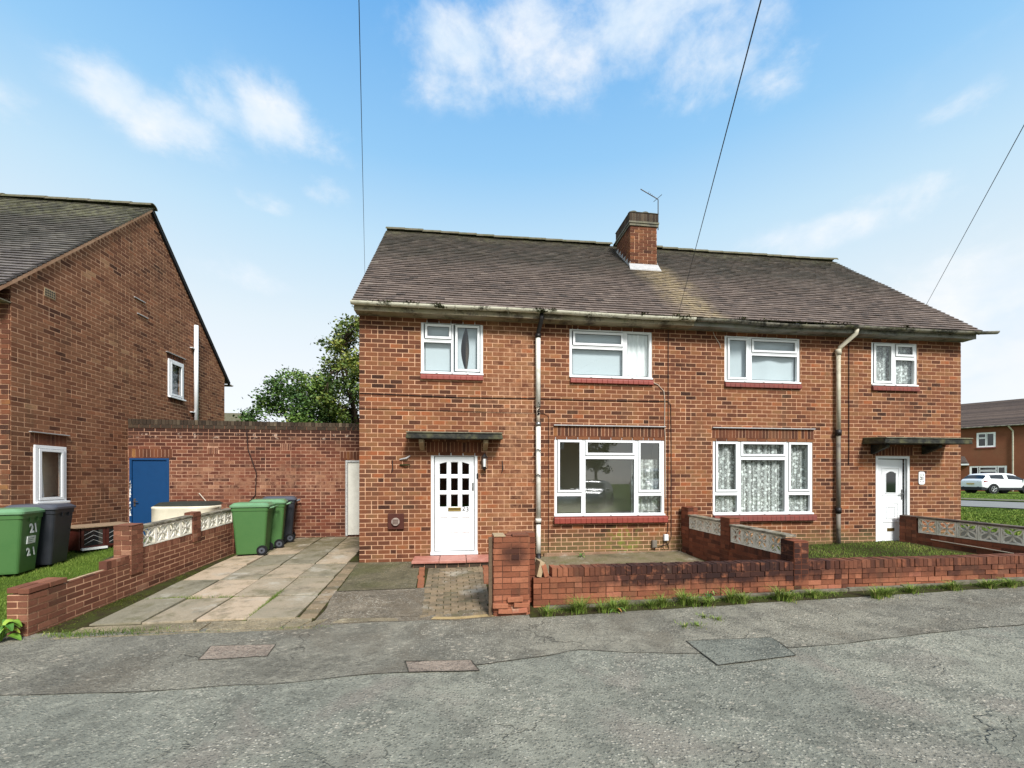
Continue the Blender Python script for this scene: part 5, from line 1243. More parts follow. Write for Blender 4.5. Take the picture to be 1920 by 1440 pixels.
# left boundary wall, running away from the pavement
gl_ = thing('boundary_wall', 'low brick garden wall with cream pierced blocks running back along the left of the driveway', 'wall', (-4.83, 5.5, -.19))
dvec = V((.058, 1, 0)).normalized()
fg = Frame((-4.83, 5.48, -.19), dvec, (0, 0, 1), (dvec.y, -dvec.x, 0), sh=.058)
mb = MB(); T = .225
def wallbody(mb, fr, u0, u1, v0, v1, T):
    A = [(u0+.004, -T+.004), (u1-.004, -T+.004), (u1-.004, -.0015), (u0+.004, -.0015)]
    mb.hexa([fr.p(a, v0, b_) for a, b_ in A]+[fr.p(a, v1, b_) for a, b_ in A])
wallbody(mb, fg, 1.4, 3.95, -.1, .62, T*.55)
wallbody(mb, fg, 0, .46, -.1, .47, T); wallbody(mb, fg, 0, 1.4, -.1, .47, .108)
wg = worldbuild(mb, 'wall', M_mort, gl_)
items = rows(0, 1.18, -.05, .475, .2265, .075, .014, seed=61, pj=.0025)+rows(1.18, 4.0, -.05, .55, .2265, .075, .014, seed=62, pj=.0025)+soldiers(1.62, 2.72, .55, .655, .075, .01, 63)+soldiers(2.95, 3.95, .55, .655, .075, .01, 64)
place_bricks('brick', wg, fg, items, M_brickG, 290)
fend = Frame(fg.p(0, 0, -T), fg.n, (0, 0, 1), -fg.u)
place_bricks('brick', wg, fend, rows(0, T, -.05, .475, .2265, .075, .014, seed=65, header=.6), M_brickG, 30)
for (a, b_, d0, d1) in ((0, .235, .0, .108), (.0, .235, .115, .225), (.24, .46, .0, .108), (.24, .46, .115, .225)):
    m2 = MB(); dz_ = rnd.uniform(-.004, .006); A = [(a+.003, -d1), (b_-.003, -d1), (b_-.003, -d0+.008), (a+.003, -d0+.008)]
    m2.hexa([fg.p(p, .484+dz_, q) for p, q in A]+[fg.p(p, .545+dz_, q) for p, q in A], rnd.random()); worldbuild(m2, 'top_brick', M_brickG, wg, bevel=.006)
for i in range(3):
    m2 = MB(); a = .475+i*.19; A = [(a, -.108), (a+.184, -.108), (a+.184, .001), (a, .001)]; m2.hexa([fg.p(p, .462, q) for p, q in A]+[fg.p(p, .477, q) for p, q in A], rnd.random()); worldbuild(m2, 'top_brick', M_brickG, wg)
    m2 = MB(); A = [(a, -.075), (a+.186, -.075), (a+.186, -.035), (a, -.035)]; m2.hexa([fg.p(p, .478, q) for p, q in A]+[fg.p(p, .482+.003*(i % 2), q) for p, q in A], rnd.random()); worldbuild(m2, 'mortar_capping', M_pale, wg, bevel=.003)
for i in range(5):
    m2 = MB(); a = 1.02+i*.078; A = [(a+.004, -.108), (a+.074, -.108), (a+.074, -.004), (a+.004, -.004)]
    m2.hexa([fg.p(p, .48, q) for p, q in A]+[fg.p(p, .59, q) for p, q in A], rnd.random()); worldbuild(m2, 'soldier_brick', M_brickG, wg)
pier(gl_, fg, 1.40, 1.62, .3, 1.02, .02, .225, M_brickG, seed=66, mort=M_mort)
pier(gl_, fg, 2.74, 2.95, .5, 1.02, .015, .14, M_brickG, seed=67, mort=M_mort); pier(gl_, fg, 3.96, 4.2, -.05, 1.04, .015, .225, M_brickG, seed=68, mort=M_mort)
m2 = MB(); topface(fg, m2, 1.39, 1.63, 1.022, .03, .235); topface(fg, m2, 2.735, 2.955, 1.022, .02, .15); topface(fg, m2, 3.955, 4.205, 1.042, .02, .23); worldbuild(m2, 'pier_top', M_brickG, gl_)
for i in range(4): screen_block(gl_, fg, 1.625+i*.278, .66, .276, M_screen)
for i in range(4): screen_block(gl_, fg, 2.955+i*.25, .66, .25, M_screen)
for a, b_, z in ((1.63, 2.73, .945), (2.96, 3.95, .918)):
    m2 = MB(); A = [(a, -.13), (b_, -.13), (b_, .02), (a, .02)]; m2.hexa([fg.p(p, z, q) for p, q in A]+[fg.p(p, z+.035, q) for p, q in A]); worldbuild(m2, 'coping_slab', M_cap, gl_, bevel=.006)
# front wall and gate pier
fwl = thing('front_wall', 'long low orange brick front wall with black stained top beside the pavement', 'wall', (1.0, 5.72, -.17))
ff = Frame((0, 5.72, 0), (1, 0, 0), (0, 0, 1), (0, -1, 0))
mb = MB(); mb.box(1.0, 13, 5.727, 5.94, -.3, .255); wf = worldbuild(mb, 'wall', M_mortD, fwl)
its = rows(1.0, 13, -.27, .255, .2265, .075, .009, seed=71, pj=.014, header=.16, gap=.004)
its = [i for i in its if i[3] > G(i[0], 5.7)-.03 and i[0] < 11.5]
place_bricks('brick', wf, ff, its, M_brickF, 285)
x = 1.26; n_ = 0
while x < 11.5:
    m2 = MB(); dz_ = rnd.uniform(-.006, .004); j = rnd.uniform(-.008, .008)
    m2.hexa([(x+.004, 5.715+j, .262), (x+.071, 5.715+j, .262), (x+.071, 5.938+j, .262), (x+.004, 5.938+j, .262), (x+.004, 5.718+j, .378+dz_), (x+.071, 5.718+j, .378+dz_), (x+.071, 5.935+j, .378+dz_), (x+.004, 5.935+j, .378+dz_)], clamp(rnd.gauss(.4, .25), 0, 1))
    if not 4.84 < x < 5.06: worldbuild(m2, 'coping_brick', M_brickF, wf)
    x += .075
mb = MB(); mb.box(1.27, 11.4, 5.73, 5.925, .256, .36); worldbuild(mb, 'coping_mortar', M_mortD, wf)
for i, (x, a, m_) in enumerate(((1.07, 14, M_pale), (1.18, -16, M_brickF))):
    m2 = MB(); m2.box(-.034, .034, -.11, .11, 0, .21 if i == 0 else .17, .8); o = m2.build('loose_brick', m_, loc=(x, 5.82, .262), bevel=.006); o.rotation_euler = (0, R(a), R(5))
    tag(o, ('loose cream brick leaning at the left end of the low front wall', 'loose orange brick standing askew next to the leaning cream one')[i], 'brick')
gp = thing('gate_pier', 'crumbling orange brick gate pier with black stain at the end of the front wall', 'gate pier', (.68, 5.49, -.2))
po = pier(gp, Frame((0, 5.49, 0), (1, 0, 0), (0, 0, 1), (0, -1, 0)), .445, .915, -.2, .845, 0, .32, M_brickF, seed=81, H=.0745, nind=80)
mb = MB(); mb.quad([(.44, 5.488, .8455), (.92, 5.488, .8455), (.92, 5.815, .8455), (.44, 5.815, .8455)]); worldbuild(mb, 'pier_top', M_brickF, gp)
for i, (a, b_, c_, e) in enumerate(((.45, .60, 5.49, 5.80), (.69, .905, 5.50, 5.60), (.62, .905, 5.61, 5.72), (.66, .905, 5.73, 5.81))):
    m2 = MB(); m2.box(a, b_, c_, e, .848, .862+.012*(i % 2), rnd.random()); worldbuild(m2, 'top_brick', M_brickG if i else M_pale, gp, bevel=.004)
pier(gp, Frame((0, 5.80, 0), (1, 0, 0), (0, 0, 1), (0, -1, 0)), .922, 1.04, -.1, .86, 0, .2, M_brickP, 'pier_return', seed=84, nind=30)
for i, (x, z, a) in enumerate(((.60, -.105, 7), (.78, -.10, -6), (.53, -.03, 5), (.80, -.03, 9), (.72, .045, -4))):
    m2 = MB(); m2.box(-.10, .10, -.02, .03, -.03, .03, .7+.3*rnd.random()); o = m2.build('shifted_brick', M_brickF, gp, loc=V((x, 5.472-.008*i % .02, z))-gp.location, bevel=.006); o.rotation_euler = (0, R(a*.6), R(a))
mb = MB(); mb.box(-.022, .022, -.03, .03, 0, 1.03); tag(mb.build('gate_post', M_post, loc=(.405, 5.53, -.19), bevel=.004), 'thin weathered wooden gate post against the left side of the brick pier', 'post')
# partition wall between the two front gardens
pw = thing('partition_wall', 'stepped brick wall with grey pierced blocks between the two front gardens', 'wall', (4.87, 5.72, -.06))
dv = (V((4.63, 8.45, 0))-V((4.88, 5.74, 0))); Lp = dv.length; dv.normalize()
fp = Frame((4.88, 5.74, 0), dv, (0, 0, 1), (-dv.y, dv.x, 0), sh=.03)
mb = MB(); wallbody(mb, fp, .02, 1.35, -.15, .43, .2); wallbody(mb, fp, 1.35, Lp, -.1, .50, .2); wp_ = worldbuild(mb, 'wall', M_mortD, pw)
place_bricks('brick', wp_, fp, rows(0, 1.35, -.17, .33, .2265, .075, .008, seed=91, pj=.006)+soldiers(.2, 1.35, .33, .435, .075, .008, 92)+rows(1.35, Lp, -.1, .40, .2265, .075, .008, seed=93, pj=.006)+soldiers(1.5, Lp-.2, .40, .505, .075, .008, 94), M_brickP, 220)
place_bricks('brick', pw, Frame((4.86, 5.70, 0), (1, 0, 0), (0, 0, 1), (0, -1, 0)), rows(0, .23, -.12, .66, .2265, .075, .009, seed=95, header=.3), M_brickF, 30)
pier(pw, fp, -.02, .21, .25, .68, .02, .21, M_brickF, seed=96); pier(pw, fp, 1.30, 1.54, .3, .855, .02, .2, M_brickP, seed=97); pier(pw, fp, Lp-.24, Lp, .3, .93, .02, .2, M_brickP, seed=98)
mb = MB(); topface(fp, mb, -.035, .22, .682, .03, .22); topface(fp, mb, 1.29, 1.55, .857, .03, .21); topface(fp, mb, Lp-.25, Lp, .932, .03, .21); mb.box(4.862, 5.09, 5.702, 5.76, -.1, .676); worldbuild(mb, 'pier_top', M_brickP, pw)
for i in range(4): screen_block(pw, fp, .21+i*.2725, .44, .272, M_screenG)
for i in range(4): screen_block(pw, fp, 1.545+i*.236, .51, .27 if 0 else .236, M_screenG)
for a, b_, z in ((.10, 1.30, .718), (1.545, Lp-.24, .755)):
    m2 = MB(); A = [(a, -.16), (b_, -.16), (b_, .03), (a, .03)]; m2.hexa([fp.p(p, z, q) for p, q in A]+[fp.p(p, z+.035, q) for p, q in A]); worldbuild(m2, 'coping_slab', M_cap, pw, bevel=.006)
# wall to the right of the white door
pr_ = thing('side_partition_wall', 'brick wall with five large grey pierced blocks right of the white door', 'wall', (9.9, 8.4, .15))
dv = (V((10.45, 5.96, 0))-V((9.80, 8.45, 0))); Lq = dv.length; dv.normalize()
fq = Frame((9.80, 8.45, 0), dv, (0, 0, 1), (dv.y, -dv.x, 0), sh=-.042)
mb = MB(); wallbody(mb, fq, .02, Lq, -.1, .43, .2); wq = worldbuild(mb, 'wall', M_mortD, pr_)
place_bricks('brick', wq, fq, rows(0, Lq, -.06, .43, .2265, .077, .009, seed=101, pj=.006), M_brickP, 200)
pier(pr_, fq, .0, .30, -.05, .78, .03, .2, M_brickP, seed=103)
mb = MB(); topface(fq, mb, -.02, .32, .782, .04, .22); worldbuild(mb, 'pier_top', M_capD, pr_)
for i in range(7): screen_block(pr_, fq, .325+i*.312, .44, .308, M_screenG, depth=.1)
m2 = MB(); A = [(.3, -.16), (Lq, -.16), (Lq, .03), (.3, .03)]; m2.hexa([fq.p(p, .75, q) for p, q in A]+[fq.p(p, .79, q) for p, q in A]); worldbuild(m2, 'coping_slab', M_capD, pr_, bevel=.006)
mb = MB(); mb.tube([fq.p(.55, .33, .02), fq.p(1.3, .305, .03), fq.p(2.2, .26, .03)], .009, 5); tag(mb.build('string_line', M_wcable), 'thin pale cord slung along the brickwork under the right pierced blocks', 'cord')

# ------------------------------------------------------------------ wheelie bins
def bin_proto(name, label, body_m, lid_m):
    t = thing(name, label, 'wheelie bin')
    w0, w1, d0, d1, h = .44, .56, .50, .66, .97    # bottom and top widths; front is -y, wheels at +y
    mb = MB(); n_ = 5; prev = None
    def ring_(w_, d_, z, c_):
        pts = []
        for sx, sy, a0 in ((1, -1, -90), (1, 1, 0), (-1, 1, 90), (-1, -1, 180)):
            for j in range(n_):
                a = R(a0+90*j/(n_-1)); pts.append((sx*(w_/2-c_)+c_*math.cos(a), sy*(d_/2-c_)+c_*math.sin(a), z))
        return pts
    secs = [ring_(w0, d0, .03, .03), ring_(w0+.01, d0+.01, .06, .04), ring_((w0+w1)/2+.0, (d0+d1)/2, .5, .05), ring_(w1-.02, d1-.02, h-.08, .05), ring_(w1+.0, d1+.0, h-.075, .05), ring_(w1+.01, d1+.01, h, .05)]
    N_ = len(secs[0])
    for s_ in secs: mb.v += s_
    for i in range(len(secs)-1):
        for j in range(N_): mb.f.append((i*N_+j, i*N_+(j+1) % N_, (i+1)*N_+(j+1) % N_, (i+1)*N_+j))
    mb.f.append(tuple(reversed(range(N_)))); mb.f.append(tuple((len(secs)-1)*N_+j for j in range(N_)))
    mb.t = [.5]*len(mb.f); mb.m = [0]*len(mb.f)
    mb.build('bin_body', body_m, t, smooth=False)
    mb = MB()
    for sx in (-.09, .09): mb.box(sx-.006, sx+.006, -.345, -.325, h-.13, h-.06)
    mb.build('lifting_rib', body_m, t)
    lid = MB(); A = ring_(w1+.05, d1+.05, h+.002, .06); Bq = ring_(w1+.05, d1+.05, h+.035, .06); Cq = ring_(w1-.06, d1-.06, h+.085, .08); s2 = [A, Bq, Cq]
    for s_ in s2: lid.v += s_
    for i in range(2):
        for j in range(N_): lid.f.append((i*N_+j, i*N_+(j+1) % N_, (i+1)*N_+(j+1) % N_, (i+1)*N_+j))
    lid.f.append(tuple(reversed(range(N_)))); lid.f.append(tuple(2*N_+j for j in range(N_))); lid.t = [.5]*len(lid.f); lid.m = [0]*len(lid.f)
    lid.build('lid', lid_m, t, bevel=0)
    hd = MB(); hd.tube([(-.2, .33, h-.03), (-.2, .42, h+.0), (.2, .42, h+.0), (.2, .33, h-.03)], .014, 8); hd.build('handle', lid_m, t)
    ax = MB(); ax.tube([(-.24, .22, .10), (.24, .22, .10)], .012, 8); ax.build('axle', M_metal, t)
    for sx in (-1, 1):
        wh = MB(); wh.tube([(sx*.23, .22, .10), (sx*.275, .22, .10)], .10, 20); wo_ = wh.build('wheel', M_tyre, t, bevel=.01)
        rm = MB(); rm.tube([(sx*.276, .22, .10), (sx*.280, .22, .10)], .058, 16); rm.tube([(sx*.2805, .22, .10), (sx*.284, .22, .10)], .02, 10, mi=1); rm.build('wheel_hub', [M_klid, M_tyre], wo_)
    return t
green = bin_proto('wheelie_bin', 'front green wheelie bin by the driveway wall, nearest the camera', M_gbin, M_glid)
dark_ = bin_proto('wheelie_bin', 'dark blue grey wheelie bin behind the two green ones on the driveway', M_kbin, M_klid)
BG_ = 'wheelie bins on the driveway'
def setb(o, x, y, a, label=None, group=None, sc=1, sx=1):
    o.location = (x, y, G(x, y)+.012); o.rotation_euler = (0, 0, R(a)); o.scale = (sc*sx, sc*sx, sc)
    if label: o['label'] = label
    if group: o['group'] = group
setb(green, -4.18, 9.38, -80, group=BG_)
g2 = copy_tree(green); setb(g2, -4.12, 9.98, -74, 'middle green wheelie bin half hidden behind the front green one on the driveway', BG_)
setb(dark_, -4.14, 10.60, -72, group=BG_)
g3 = copy_tree(green); setb(g3, -7.22, 7.84, 105, 'green wheelie bin on the left lawn with white painted 21 and a sticker', 'wheelie bins by the left house', 1.0, 1.0)
d2 = copy_tree(dark_); setb(d2, -7.22, 8.42, 102, 'dark grey wheelie bin standing against the green one on the left lawn', 'wheelie bins by the left house', 1.0)

# ------------------------------------------------------------------ odd things in the gardens
cb = thing('display_cabinet', 'small old dark wooden cabinet with leaded glass doors dumped against the gable wall', 'cabinet', (-7.28, 9.75, G(-7.3, 9.75)+.10), R(62))
mb = MB(); mb.box(-.42, .42, -.18, .2, .03, .055); mb.box(-.42, -.395, -.18, .2, .056, .46); mb.box(.395, .42, -.18, .2, .056, .46); mb.box(-.394, .394, .17, .199, .056, .46); mb.build('cabinet_body', M_wood, cb, bevel=.004)
mb = MB(); mb.hexa([(-.47, -.24, .462), (.47, -.24, .462), (.47, .24, .462), (-.47, .24, .462), (-.46, -.24, .49), (.47, -.24, .482), (.46, .24, .50), (-.46, .24, .505)]); mb.build('cabinet_top', M_woodtop, cb, bevel=.004)
for sx in (-1, 1):
    a, b_ = (-.39, -.005) if sx < 0 else (.005, .39)
    mb = MB(); mb.ring(a, b_, .06, .455, .045, -.20, -.181); dr = mb.build('cabinet_door', M_wood, cb, bevel=.003)
    mb = MB(); mb.box(a+.04, b_-.04, -.192, -.189, .10, .415); mb.build('pane', M_carglass, dr)
    mb = MB()
    for q in range(3):
        z = .14+q*.09; mb.tube([(a+.05, -.195, z), ((a+b_)/2, -.195, z+.08), (b_-.05, -.195, z)], .004, 4)
    mb.build('lead_cames', M_lead, dr)
mb = MB(); mb.box(-.40, .0, -.26, -.205, .03, .07); mb.build('pale_rail', M_label, cb)
tb = thing('covered_tub', 'low rounded tub wrapped in a cream sheet with a dark cover behind the pierced wall', 'tub', (-5.72, 10.0, G(-5.5, 9.75)+.1))
def oval(rx, ry, z, n_=28, e=3.2):
    out = []
    for i in range(n_):
        a = 2*math.pi*i/n_; c_, s_ = math.cos(a), math.sin(a); out.append((rx*abs(c_)**(2/e)*(1 if c_ > 0 else -1), ry*abs(s_)**(2/e)*(1 if s_ > 0 else -1), z))
    return out
mb = MB(); secs = [[(x*(1+.03*math.sin(i*2.3)), y*(1+.03*math.sin(i*1.7)), z) for i, (x, y, z) in enumerate(oval(.60, .50, zz))] for zz in (.0, .3, .6, .80)]+[oval(.615, .515, .84), oval(.58, .48, .86)]
for s_ in secs: mb.v += s_
for i in range(5):
    for j in range(28): mb.f.append((i*28+j, i*28+(j+1) % 28, (i+1)*28+(j+1) % 28, (i+1)*28+j))
mb.t = [.5]*len(mb.f); mb.m = [0]*len(mb.f); mb.build('cream_sheet', M_fabric, tb, smooth=True)
mb = MB(); s0, s1 = oval(.585, .485, .865), oval(.5, .4, .93); mb.v += s0+s1+[(0, .05, .95)]
for j in range(28): mb.f += [(j, (j+1) % 28, 28+(j+1) % 28, 28+j), (28+j, 28+(j+1) % 28, 56)]
mb.t = [.5]*len(mb.f); mb.m = [0]*len(mb.f); mb.build('dark_cover', M_dtop, tb, smooth=True)
for o_ in (g3, d2): o_.location.z += .10
# painted figures and sticker on the left green bin
def on_bin(o, txt, size, x, z):
    t_ = text_part(txt, size, (x, -.283-.02*(z-.5)/.4*1.0-.006, z), o, M_label, rot=(R(90), 0, 0), name='painted_number', bold=.006, ext=.001)
    return t_
FACE_Y = lambda z: -(.25+.08*(z-.03)/.94)-.012
for txt, sz, z in (('21', .20, .72), ('2 1', .17, .34)):
    text_part(txt, sz, (.02, FACE_Y(z)-.004, z), g3, M_label, name='painted_number', bold=.007, ext=.001, rot=(R(90-5), 0, 0))
mb = MB(); mb.hexa([(-.10, FACE_Y(.48)-.002, .48), (.10, FACE_Y(.48)-.002, .48), (.10, FACE_Y(.48)+.01, .48), (-.10, FACE_Y(.48)+.01, .48), (-.10, FACE_Y(.60)-.002, .60), (.10, FACE_Y(.60)-.002, .60), (.10, FACE_Y(.60)+.01, .60), (-.10, FACE_Y(.60)+.01, .60)])
sk = mb.build('sticker', M_label, g3)
mb = MB()
for i in range(3): mb.box(-.085, .02+.02*i, FACE_Y(.51+.03*i)-.005, FACE_Y(.51+.03*i)-.003, .505+.03*i, .515+.03*i)
mb.build('sticker_print', M_labelg, sk)

# ------------------------------------------------------------------ plants
def blade(mb, r, x, y, z, h, w_, lean=.5, tone=None):
    a = r.uniform(0, 6.283); b_ = r.uniform(0, 6.283); l = r.uniform(.1, lean)*h
    dx, dy = math.cos(a)*w_/2, math.sin(a)*w_/2; lx, ly = math.cos(b_)*l, math.sin(b_)*l
    t = clamp(r.gauss(.45, .22), 0, 1) if tone is None else tone
    mb.quad([(x-dx, y-dy, z), (x+dx, y+dy, z), (x+dx*.7+lx*.4, y+dy*.7+ly*.4, z+h*.6), (x-dx*.7+lx*.4, y-dy*.7+ly*.4, z+h*.6)], t)
    mb.quad([(x-dx*.7+lx*.4, y-dy*.7+ly*.4, z+h*.6), (x+dx*.7+lx*.4, y+dy*.7+ly*.4, z+h*.6), (x+lx*1.3, y+ly*1.3, z+h*.96)], t)
def grass_area(name, n_, f, h0, h1, w_, seed, ex=None, lean=.6, patchy=0, up=0, mat=None):
    r = random.Random(seed); mb = MB(); k_ = 0; tries = 0
    while k_ < n_ and tries < n_*4:
        tries += 1
        x, y = f(r)
        if ex and ex(x, y): continue
        if patchy and mnoise.noise(V((x*1.3, y*1.3, seed))) < patchy*r.random()-.1: continue
        hh = r.uniform(h0, h1)*(1+.5*mnoise.noise(V((x*2, y*2, 0)))); blade(mb, r, x, y, G(x, y)-.005+up, hh, w_, lean, clamp(.45+.5*mnoise.noise(V((x*.9, y*.9, 3)))+r.gauss(0, .16), 0, 1)); k_ += 1
    return mb.build(name, mat or M_blade, kind='stuff')
inbin = lambda x, y: (abs(x+7.24) < .28 and abs(y-8.14) < .5) or (x > -6.45 and y > 8.75)
grass_area('left_lawn_grass', 26000, lambda r: (r.uniform(-8.2, -4.95), 5.55+5.2*r.random()**1.3), .02, .06, .006, 1, inbin, up=.10)
grass_area('front_garden_grass', 9000, lambda r: (r.uniform(5.1, 9.7), r.uniform(7.0, 8.44)), .02, .05, .007, 2)
grass_area('side_lawn_grass', 30000, lambda r: (r.uniform(11.8, 22), r.uniform(6.5, 16)), .02, .05, .03, 3, lambda x, y: x > 20.6-.3*(y-15.4)*.9 or (x < 12.95 and y < 9.6))
grass_area('verge_grass', 3000, lambda r: (r.uniform(28, 46), r.uniform(17, 30)), .02, .06, .05, 4, lambda x, y: x < 30.2 or x > 41)
grass_area('boundary_moss', 4200, lambda r: ((lambda y: (-4.83+.058*(y-5.5)+abs(r.gauss(0, .16))+.01, y))(r.uniform(5.5, 9.6))), .006, .022, .008, 5, None, 1.5, .5, mat=M_mossb)
grass_area('joint_grass', 900, lambda r: ((lambda y: (-2.63+r.gauss(0, .015), y))(r.gauss(6.35, .22))), .02, .06, .005, 6)
grass_area('joint_grass', 500, lambda r: (r.gauss(-3.95, .22), 6.62+abs(r.gauss(0, .03))), .02, .05, .005, 7)
grass_area('joint_grass', 260, lambda r: (r.gauss(-3.3, .08), 6.60+abs(r.gauss(0, .03))), .02, .045, .005, 8)
grass_area('apron_grass', 500, lambda r: (r.uniform(-4.7, -1.5), 5.40+r.gauss(0, .03)), .01, .04, .005, 9, None, 1, .9)
grass_area('wall_foot_grass', 5200, lambda r: (r.uniform(1.1, 11.5), 5.60-abs(r.gauss(0, .09))), .015, .07, .006, 10, None, .9, .7)
grass_area('wall_foot_grass', 700, lambda r: (r.uniform(-4.75, -3.2), 5.46+r.gauss(0, .05)), .02, .07, .006, 13, None, .9, .4)
def tuft(x, y, h, n_, seed, spread=.05):
    r = random.Random(seed); mb = MB()
    for i in range(n_):
        a = r.uniform(0, 6.283); d_ = abs(r.gauss(0, spread)); bx, by = math.cos(a)*d_, math.sin(a)*d_; hh = h*r.uniform(.5, 1.15); l = r.uniform(.2, .9)*hh; w_ = r.uniform(.003, .006)
        px_, py_ = -math.sin(a)*w_, math.cos(a)*w_; t = clamp(r.gauss(.55, .22), 0, 1); prev = None
        for j in range(4):
            f = j/3; cx, cy, cz = bx+math.cos(a)*l*f*f, by+math.sin(a)*l*f*f, hh*(f-.28*f*f*f); ww = 1-f*.85
            cur = ((cx-px_*ww, cy-py_*ww, cz), (cx+px_*ww, cy+py_*ww, cz))
            if prev: mb.quad([prev[0], prev[1], cur[1], cur[0]], t)
            prev = cur
    return mb.build('grass_tuft', M_blade, loc=(x, y, G(x, y)))
TU = [(1.13, 5.42, .14), (1.52, 5.47, .17), (1.60, 5.50, .20), (1.86, 5.44, .15), (2.02, 5.46, .17), (2.55, 5.47, .14), (2.72, 5.52, .18), (3.15, 5.46, .16), (3.32, 5.42, .13), (3.72, 5.50, .20), (3.84, 5.44, .16), (4.42, 5.48, .20), (4.50, 5.42, .15), (5.75, 5.30, .18), (5.95, 5.36, .14), (6.45, 5.42, .14), (7.15, 5.44, .14), (7.75, 5.44, .13), (3.05, 5.55, .2), (4.95, 5.5, .13), (2.2, 5.52, .15), (8.1, 5.42, .14)]
ORD = 'first second third fourth fifth sixth seventh eighth ninth tenth eleventh twelfth thirteenth fourteenth fifteenth sixteenth seventeenth eighteenth nineteenth twentieth twenty-first twenty-second'.split()
for i, (x, y, h) in enumerate(TU):
    tag(tuft(x, y-.03, h*1.2, 120+(i*37) % 90, 200+i, .045+.025*((i*3) % 3)), ORD[sorted(TU).index((x, y, h))]+' grass tuft from the gate pier along the foot of the front wall', 'grass tuft', 'grass tufts at the foot of the front wall')
for i, (x, y) in enumerate(((2.62, 4.72), (2.78, 4.70), (3.02, 4.98), (3.12, 4.86))):
    tag(tuft(x, y, .05, 60, 300+i, .06), ('leftmost', 'second from left', 'rightmost', 'second from right')[i]+' small flat patch of grass in the pavement crack near the rectangular patch', 'grass tuft', 'grass patches in the pavement crack')
def leafy(name, label, cat, x, y, n_, L_, seed, mat, hgt=.12, wid=.45, leafname='leaf'):
    r = random.Random(seed); t = thing(name, label, cat, (x, y, G(x, y)))
    st_ = MB()
    for i in range(n_):
        a = r.uniform(0, 6.283); le = L_*r.uniform(.6, 1.1); up = hgt*r.uniform(.3, 1.3); out = L_*r.uniform(.2, .9)
        dirv = V((math.cos(a), math.sin(a), 0)); side = V((-dirv.y, dirv.x, 0)); base = dirv*out*.5+V((0, 0, up*.8)); mb = MB()
        st_.tube([(0, 0, 0), tuple(dirv*out*.25+V((0, 0, up*.6))), tuple(base)], .004, 4); prev = None; tn = clamp(r.gauss(.5, .3), 0, 1)
        for j in range(6):
            f = j/5; w_ = le*wid*math.sin(math.pi*(f*.88+.08))**.8; c_ = base+dirv*le*f+V((0, 0, up*.35*math.sin(f*2.6)-.35*le*f*f)); e0, e1 = c_-side*w_/2+V((0, 0, .12*w_)), c_+side*w_/2+V((0, 0, .12*w_))
            if prev: mb.quad([prev[0], prev[1], c_, e0], tn); mb.quad([prev[1], prev[2], e1, c_], clamp(tn+.05, 0, 1))
            prev = (e0, c_, e1)
        mb.build(leafname, mat, t, smooth=True)
    st_.build('stem', M_weed, t); return t
leafy('broadleaf_weed', 'large leafed yellow green weed at the foot of the left brick wall end', 'plant', -4.98, 5.36, 20, .16, 1, M_weed, .16, .62)
leafy('broadleaf_weed', 'dark green leafy weed among the grass tufts midway along the front wall', 'plant', 3.42, 5.52, 26, .08, 2, M_leaf, .14, .3)
leafy('broadleaf_weed', 'small leafy weed sprouting from the plinth under the lounge window', 'plant', 2.42, 8.3, 14, .06, 3, M_leaf, .07, .5)
leafy('broadleaf_weed', 'low dandelion like weed on the pavement edge near the front wall left end', 'plant', 2.02, 5.38, 16, .10, 4, M_leaf, .06, .28)

